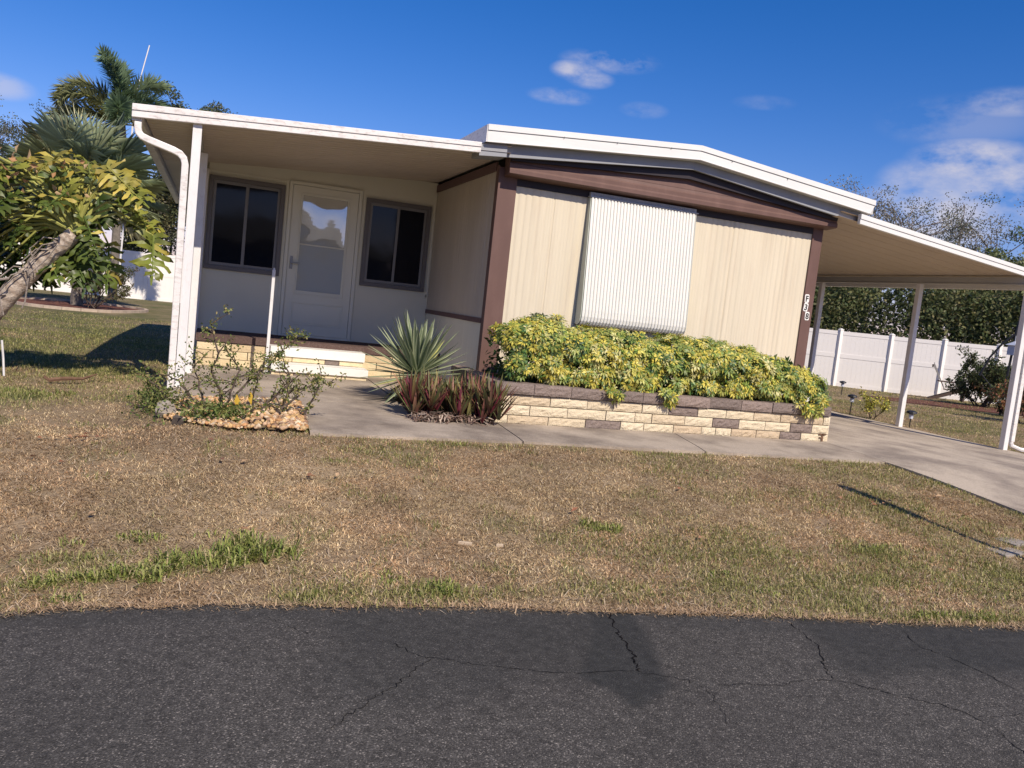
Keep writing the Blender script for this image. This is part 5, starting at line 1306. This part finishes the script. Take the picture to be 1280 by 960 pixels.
tree('thin_tree', (-10.6, 37.0, -.3), 7.6, 3.6, 'low thin grey tree just behind the top of the fan palm', GREY+OL, 70, 90, .10, 13, group='trees beyond the left fence', sparse=.25, clump_r=.5, low=.3, wood='bark_light')
# --- yard things on the right
twiggy('yard_shrub', (16.7, 7.75, -.3), 'rounded dark green shrub in front of the right fence', 'shrub', 12, 1.6, 1.25, 9000, DK+[(.12,.16,.06)], .085, 15, .022)
twiggy('croton_shrub', (7.98, 2.45, -.13), 'small yellow and green shrub at the far edge of the driveway', 'shrub', 6, .48, 1.1, 420, [(.45,.42,.09),(.55,.48,.12),(.20,.24,.06)], .06, 16, .008)
twiggy('red_shrub', (12.9, 3.5, -.25), 'rusty red shrub behind the front carport post', 'shrub', 8, 1.1, .5, 1800, [(.30,.14,.07),(.13,.13,.05),(.22,.10,.06)], .08, 19, .012)
twiggy('low_shrub', (14.2, 4.9, -.28), 'low dark shrub at the foot of the curved black stand', 'shrub', 9, .8, .9, 2600, DK, .07, 22, .012)
mb = MB(); pts = [(15.6+2.9*math.cos(t), 7.0+1.6*math.sin(t)-.5*math.cos(t)) for t in [2*math.pi*k/24 for k in range(24)]]
mb.add([(x, y, float(H(x,y))+.012) for x, y in pts], [tuple(range(24))]); tag(mb.build('shrub_bed', M['mulch']), kind='structure')
# slatted garden chair seen from behind
ch = empty('garden_chair', (17.75, 10.2, -.28), 'tall backed pale slatted garden chair in front of the right fence', 'chair', rz=0)
cx, cy, zb = 17.75, 10.2, -.28
ux, uy = Vector((.70,-.71,0)), Vector((.71,.70,0))     # side, and away from the camera
Cc = Vector((cx, cy, zb))
def cpnt(a, b, z): return Cc + ux*a*.0 + ux*b + uy*a + Vector((0,0,z))
m_ = MB()
for k in range(5):
    a = -.24+.12*k; m_.bar(cpnt(a,.10,.34), cpnt(a*1.15,-.28,1.02+.04*(2-abs(k-2))), .02, .095, up=(.71,.70,0))
m_.build('backrest', M['chair'], ch)
m_ = MB()
for k in range(5): q = .12+.11*k; m_.bar(cpnt(-.26,q,.34+.02*k), cpnt(.26,q,.34+.02*k), .09, .02)
m_.build('seat', M['chair_brown'], ch)
for s_ in (-1, 1):
    m_ = MB(); m_.bar(cpnt(s_*.27,.60,0), cpnt(s_*.27,.60,.56), .05, .08); m_.build('leg', M['chair_brown'], ch)
    m_ = MB(); m_.bar(cpnt(s_*.27,-.30,.0), cpnt(s_*.27,.62,.40), .035, .09); m_.build('leg', M['chair_brown'], ch)
    m_ = MB(); m_.bar(cpnt(s_*.31,-.12,.57), cpnt(s_*.31,.68,.57), .12, .022); m_.build('armrest', M['chair_brown'], ch)
m_ = MB(); m_.bar(cpnt(-.30,-.30,1.0), cpnt(.30,-.30,1.0), .03, .08); m_.build('top_rail', M['chair_brown'], ch)
# black curved stand with a pale lantern
sd_ = empty('hanging_stand', (14.2, 5.15, -.28), 'curved black metal hanging stand with pale lantern beside the front carport post', 'stand')
B = Vector((14.13, 5.12, -.28)); e1 = Vector((.70,-.71,0))
m_ = MB(); m_.tube([B, B+e1*.02+Vector((0,0,1.0)), B+e1*.06+Vector((0,0,2.1)), B+e1*.12+Vector((0,0,2.5))], .028, 8); m_.build('pole', M['black'], sd_)
m_ = MB(); m_.tube([B+e1*.05+Vector((0,0,2.0)), B-e1*.16+Vector((0,0,1.78)), B-e1*.38+Vector((0,0,1.42)), B-e1*.50+Vector((0,0,1.05)), B-e1*.52+Vector((0,0,.98))], .024, 8)
m_.tube([B-e1*.50+Vector((0,0,1.02)), B-e1*.25+Vector((0,0,.75)), B-e1*.02+Vector((0,0,.50))], .014, 6); m_.build('curved_arm', M['black'], sd_)
m_ = MB(); c_ = B+e1*.0+Vector((-.02,-.1,1.62))
m_.box((c_.x-.09,c_.y-.09,c_.z-.10),(c_.x+.09,c_.y+.09,c_.z+.12)); m_.add([(c_.x-.13,c_.y-.13,c_.z+.12),(c_.x+.13,c_.y-.13,c_.z+.12),(c_.x+.13,c_.y+.13,c_.z+.12),(c_.x-.13,c_.y+.13,c_.z+.12),(c_.x,c_.y,c_.z+.22)],[(0,1,4),(1,2,4),(2,3,4),(3,0,4),(3,2,1,0)])
m_.tube([c_+Vector((0,0,.2)), c_+Vector((0,0,.34))], .006, 5); m_.build('lantern', M['lamp'], sd_)
# garden lights
def glight(x, y, hgt, lab):
    z = float(H(x, y)); o = empty('garden_light', (x, y, z), lab, 'garden light', 'low garden lights on the lawn beside the driveway')
    a = MB(); a.tube([(x,y,z-.02),(x,y,z+hgt)], .010, 6); a.build('stake', M['black'], o)
    a = MB(); a.tube([(x,y,z+hgt),(x,y,z+hgt+.02),(x,y,z+hgt+.05),(x,y,z+hgt+.065)], [.03,.085,.075,.02], 10); a.build('cap', M['black'], o)
    a = MB(); a.tube([(x,y,z+hgt-.07),(x,y,z+hgt-.001)], .035, 8); a.build('lens', M['lamp'], o)
glight(7.92, 2.95, .30, 'black garden light left of the small yellow shrub')
glight(11.8, 7.6, .30, 'black garden light out on the lawn in front of the fence')
glight(7.95, 1.62, .22, 'black garden light at the foot of the middle carport post')

# --- small things
mb = MB(); mb.tube([(-4.64,.12,-.1),(-4.655,.12,.10),(-4.67,.10,.27)], .010, 6); tag(mb.build('garden_stake', M['post']), 'thin white stake in the grass at the left edge', 'stake')
rr = random.Random(2)
def slab(name, x, y, lx, ly, rot, mat, lab, cat, h=.03):
    z = float(H(x, y)); c, s_ = math.cos(rot), math.sin(rot); mb = MB(); P = [(-lx,-ly*.9),(lx*.9,-ly),(lx,ly*.8),(-lx*.8,ly)]
    q = [(x+a*c-b*s_, y+a*s_+b*c) for a, b in P]; mb.hexa([(a, b, z-.03) for a, b in q]+[(a, b, z+h) for a, b in q]); tag(mb.build(name, mat, None, bevel=.004), lab, cat)
slab('stepping_stone', 2.44, -4.74, .15, .085, .2, M['paver'], 'pale flat paver in the lawn at the right edge, nearest the road', 'paver', .010)
slab('stepping_stone', 2.72, -4.55, .12, .09, .3, M['paver'], 'pale flat paver in the lawn at the right edge, behind the larger one', 'paver', .010)
slab('stick', -1.47, -4.65, .040, .006, -.35, M['stick'], 'short bleached stick lying on the lawn, the longer left one', 'stick', .016)
slab('stick', -1.28, -4.68, .022, .005, -.1, M['stick'], 'short bleached stick lying on the lawn, the smaller right one', 'stick', .016)
mb = MB(); z = float(H(-4.15,-.1)); mb.tube([(-4.22,-.18,z+.03),(-4.1,-.16,z+.05),(-3.95,-.08,z+.05),(-3.85,.10,z+.08)], [.02,.022,.014,.006], 6); mb.tube([(-4.22,-.18,z+.03),(-4.26,-.17,z+.06)], [.012,.016], 5)
tag(mb.build('fallen_branch', M['deadleaf']), 'brown fallen frond stub on the grass left of the porch', 'branch')
n = 46; lx_ = RNG.uniform(-4.6, 3, n); ly_ = RNG.uniform(-5.3, -2.8, n); lx_[:9] = RNG.normal(-3.7,.12,9); ly_[:9] = RNG.normal(-2.85,.06,9); lx_[9:14] = RNG.normal(2.09,.06,5); ly_[9:14] = RNG.normal(-3.87,.04,5); lx_[14:17] = RNG.normal(-2.15,.05,3); ly_[14:17] = RNG.normal(-3.68,.03,3)
dd = rand_dirs(n)*np.array([1,1,.25]); V, F, C = leafset(np.stack([lx_, ly_, H(lx_, ly_)+.03], -1), dd, np.array([[0,0,1.0]])+rand_dirs(n)*.4, RNG.uniform(.03,.08,n), .03, .25, pal([(.36,.16,.09),(.42,.24,.14),(.28,.14,.09),(.50,.34,.2)], n))
o = npmesh('fallen_leaves', V, F, C, M['leaf']); tag(o, kind='stuff')
# whip antenna standing behind the porch room
mb = MB(); mb.tube([(-6.2,26,-.25),(-6.1,26,4.0),(-6.02,26,7.3)], .035, 6); mb.tube([(-6.02,26,7.3),(-5.66,26,9.2)], .022, 5)
tag(mb.build('whip_antenna', M['post']), 'thin white whip antenna leaning behind the left roof corner', 'antenna')
# slim post outside the right edge whose shadow crosses the lawn
bx, by = 2.50, -5.05; z = float(H(bx, by)); mp = empty('marker_post', (bx, by, z), 'slim dark roadside post past the right edge, throwing a long shadow over the lawn', 'post')
mb = MB(); mb.tube([(bx,by,z-.05),(bx,by,z+.95)], .026, 8); mb.build('pole', M['black'], mp)
mb = MB(); mb.tube([(bx,by,z+.94),(bx,by,z+1.0),(bx,by,z+1.62),(bx,by,z+1.70)], [.03,.060,.058,.02], 10); mb.build('sleeve', M['black'], mp)

# --- across the road, behind the camera: what the glass reflects
oh = empty('opposite_house', (-2, -27, -.25), 'low pale house across the road mirrored in the door glass', 'house')
mb = MB(); mb.box((-9,-32,-.3),(5,-25,2.7)); mb.build('wall', M['housewall2'], oh)
mb = MB(); mb.add([(-9.6,-32.5,2.7),(5.6,-32.5,2.7),(5.6,-24.4,2.7),(-9.6,-24.4,2.7),(-7,-28.5,4.1),(3,-28.5,4.1)], [(0,1,5,4),(1,2,5),(2,3,4,5),(3,0,4),(3,2,1,0)]); mb.build('roof', M['roof2'], oh)
for i, (x, y, h_) in enumerate([(-12,-24,7.5),(8.5,-25,8.5),(14.5,-23,7)]):
    tree('street_tree', (x, y, -.3), h_, 6, ['dark tree left of the house across the road','tall dark tree right of the house across the road','dark tree farther along across the road'][i], DK, 70, 60, .26, 60+i, group='trees across the road', clump_r=.8, low=.2, trunk_r=.2)

# ------------------------------------------------------------------ sun, sky, camera
sdir = Vector((.225, -1.0, .93)).normalized()
elev = math.asin(sdir.z); az = math.atan2(sdir.x, sdir.y)
sl = bpy.data.lights.new('sun', 'SUN'); sl.energy = 4.4; sl.angle = R(.53); sl.color = (1.0, .895, .755)
so = bpy.data.objects.new('sun', sl); COL.objects.link(so); so.rotation_euler = sdir.to_track_quat('Z', 'Y').to_euler(); so.location = (5, -15, 20)
wd = bpy.data.worlds.new('World'); SC.world = wd; wd.use_nodes = True; nt = wd.node_tree; nt.nodes.clear()
out = nt.nodes.new('ShaderNodeOutputWorld'); bg = nt.nodes.new('ShaderNodeBackground'); sky = nt.nodes.new('ShaderNodeTexSky')
sky.sky_type = 'NISHITA'; sky.sun_disc = False; sky.sun_elevation = elev; sky.sun_rotation = az; sky.air_density = 1.0; sky.dust_density = .2; sky.ozone_density = 4.5; sky.altitude = 0
bg.inputs['Strength'].default_value = .092
tc = nt.nodes.new('ShaderNodeTexCoord')
hsv = nt.nodes.new('ShaderNodeHueSaturation'); hsv.inputs['Saturation'].default_value = 1.36; L(nt, sky.outputs[0], hsv.inputs['Color'])
wb = N(nt, 'ShaderNodeMix', data_type='RGBA', blend_type='MULTIPLY'); wb.inputs[0].default_value = 1; wb.inputs[7].default_value = (1.14, .845, 1.10, 1); L(nt, hsv.outputs[0], wb.inputs[6])
mp_ = N(nt, 'ShaderNodeMapping'); mp_.inputs['Scale'].default_value = (1, 1, 2.0); L(nt, tc.outputs['Generated'], mp_.inputs[0])
nz = N(nt, 'ShaderNodeTexNoise'); nz.inputs['Scale'].default_value = 13; nz.inputs['Detail'].default_value = 7; nz.inputs['Roughness'].default_value = .6; L(nt, mp_.outputs[0], nz.inputs['Vector'])
CL = [((.3647,.8915,.2689),.022,.009,.85),((.3960,.8753,.2815),.040,.010,.55),((.3540,.9043,.2411),.028,.007,.5),((.3800,.890,.262),.02,.008,.6),((.4401,.8668,.2342),.020,.007,.25),
      ((.7172,.669,.198),.045,.018,.9),((.745,.638,.175),.05,.030,.85),((.690,.700,.175),.035,.02,.55),((.6998,.6992,.140),.06,.03,.9),((.7245,.6433,.252),.035,.012,.5),((.7,.67,.235),.06,.02,.25),
      ((-.2145,.9658,.1591),.028,.010,.55),((.5485,.7979,.2499),.025,.006,.15),((-.8,-.5,.35),.3,.10,.7),((.3,-.93,.3),.35,.06,.7),((-.3,-.9,.5),.2,.06,.5)]
acc = None
for (c, a, b, s_) in CL:
    c = Vector(c).normalized(); rt = c.cross(Vector((0,0,1))).normalized(); upv = rt.cross(c)
    sb = N(nt, 'ShaderNodeVectorMath', operation='SUBTRACT'); L(nt, tc.outputs['Generated'], sb.inputs[0]); sb.inputs[1].default_value = c
    def dotdiv(v, q):
        d = N(nt, 'ShaderNodeVectorMath', operation='DOT_PRODUCT'); L(nt, sb.outputs[0], d.inputs[0]); d.inputs[1].default_value = v/q
        p_ = N(nt, 'ShaderNodeMath', operation='POWER'); ab = N(nt, 'ShaderNodeMath', operation='ABSOLUTE'); L(nt, d.outputs['Value'], ab.inputs[0]); L(nt, ab.outputs[0], p_.inputs[0]); p_.inputs[1].default_value = 2; return p_
    x_, y_, z_ = dotdiv(rt, a), dotdiv(upv, b), dotdiv(c, .35)
    ad = N(nt, 'ShaderNodeMath', operation='ADD'); L(nt, x_.outputs[0], ad.inputs[0]); L(nt, y_.outputs[0], ad.inputs[1])
    ad2 = N(nt, 'ShaderNodeMath', operation='ADD'); L(nt, ad.outputs[0], ad2.inputs[0]); L(nt, z_.outputs[0], ad2.inputs[1])
    mr = N(nt, 'ShaderNodeMapRange'); mr.interpolation_type = 'SMOOTHSTEP'; mr.inputs[1].default_value = 0; mr.inputs[2].default_value = 2.4; mr.inputs[3].default_value = s_; mr.inputs[4].default_value = 0; L(nt, ad2.outputs[0], mr.inputs[0])
    if acc is None: acc = mr.outputs[0]
    else:
        mxn = N(nt, 'ShaderNodeMath', operation='MAXIMUM'); L(nt, acc, mxn.inputs[0]); L(nt, mr.outputs[0], mxn.inputs[1]); acc = mxn.outputs[0]
nr = N(nt, 'ShaderNodeMapRange'); nr.inputs[1].default_value = .38; nr.inputs[2].default_value = .60; nr.inputs[3].default_value = 0; nr.inputs[4].default_value = 1.0; L(nt, nz.outputs['Fac'], nr.inputs[0])
ml = N(nt, 'ShaderNodeMath', operation='MULTIPLY'); L(nt, acc, ml.inputs[0]); L(nt, nr.outputs[0], ml.inputs[1])
m2 = N(nt, 'ShaderNodeMath', operation='MULTIPLY'); m2.inputs[1].default_value = .85; m2.use_clamp = True; L(nt, ml.outputs[0], m2.inputs[0])
mx = N(nt, 'ShaderNodeMix', data_type='RGBA'); mx.inputs[7].default_value = (6.4, 6.1, 6.7, 1); L(nt, m2.outputs[0], mx.inputs[0]); L(nt, wb.outputs[2], mx.inputs[6])
L(nt, mx.outputs[2], bg.inputs[0]); L(nt, bg.outputs[0], out.inputs[0])

cam = bpy.data.cameras.new('camera'); co = bpy.data.objects.new('camera', cam); COL.objects.link(co); SC.camera = co
cam.sensor_width = 36; cam.lens = 1045.85/1280*36; cam.clip_end = 2000; cam.clip_start = .05
rv = Vector((.93641025,-.33370922,.1085081)); uv = Vector((-.07084078,.12307831,.9898653)); fv = Vector((.34368217,.93460681,-.09161157))
co.matrix_world = Matrix(((rv.x,uv.x,-fv.x,-2.85747717),(rv.y,uv.y,-fv.y,-8.88422755),(rv.z,uv.z,-fv.z,1.10217718),(0,0,0,1)))
SC.render.engine = 'CYCLES'; SC.cycles.use_denoising = True; SC.cycles.max_bounces = 6; SC.cycles.diffuse_bounces = 3; SC.cycles.transmission_bounces = 3; SC.cycles.sample_clamp_indirect = 4
SC.render.resolution_x = 1024; SC.render.resolution_y = 768
vs_ = SC.view_settings; vs_.view_transform = 'Standard'; vs_.look = 'None'; vs_.exposure = .24; vs_.gamma = 1; vs_.use_curve_mapping = False
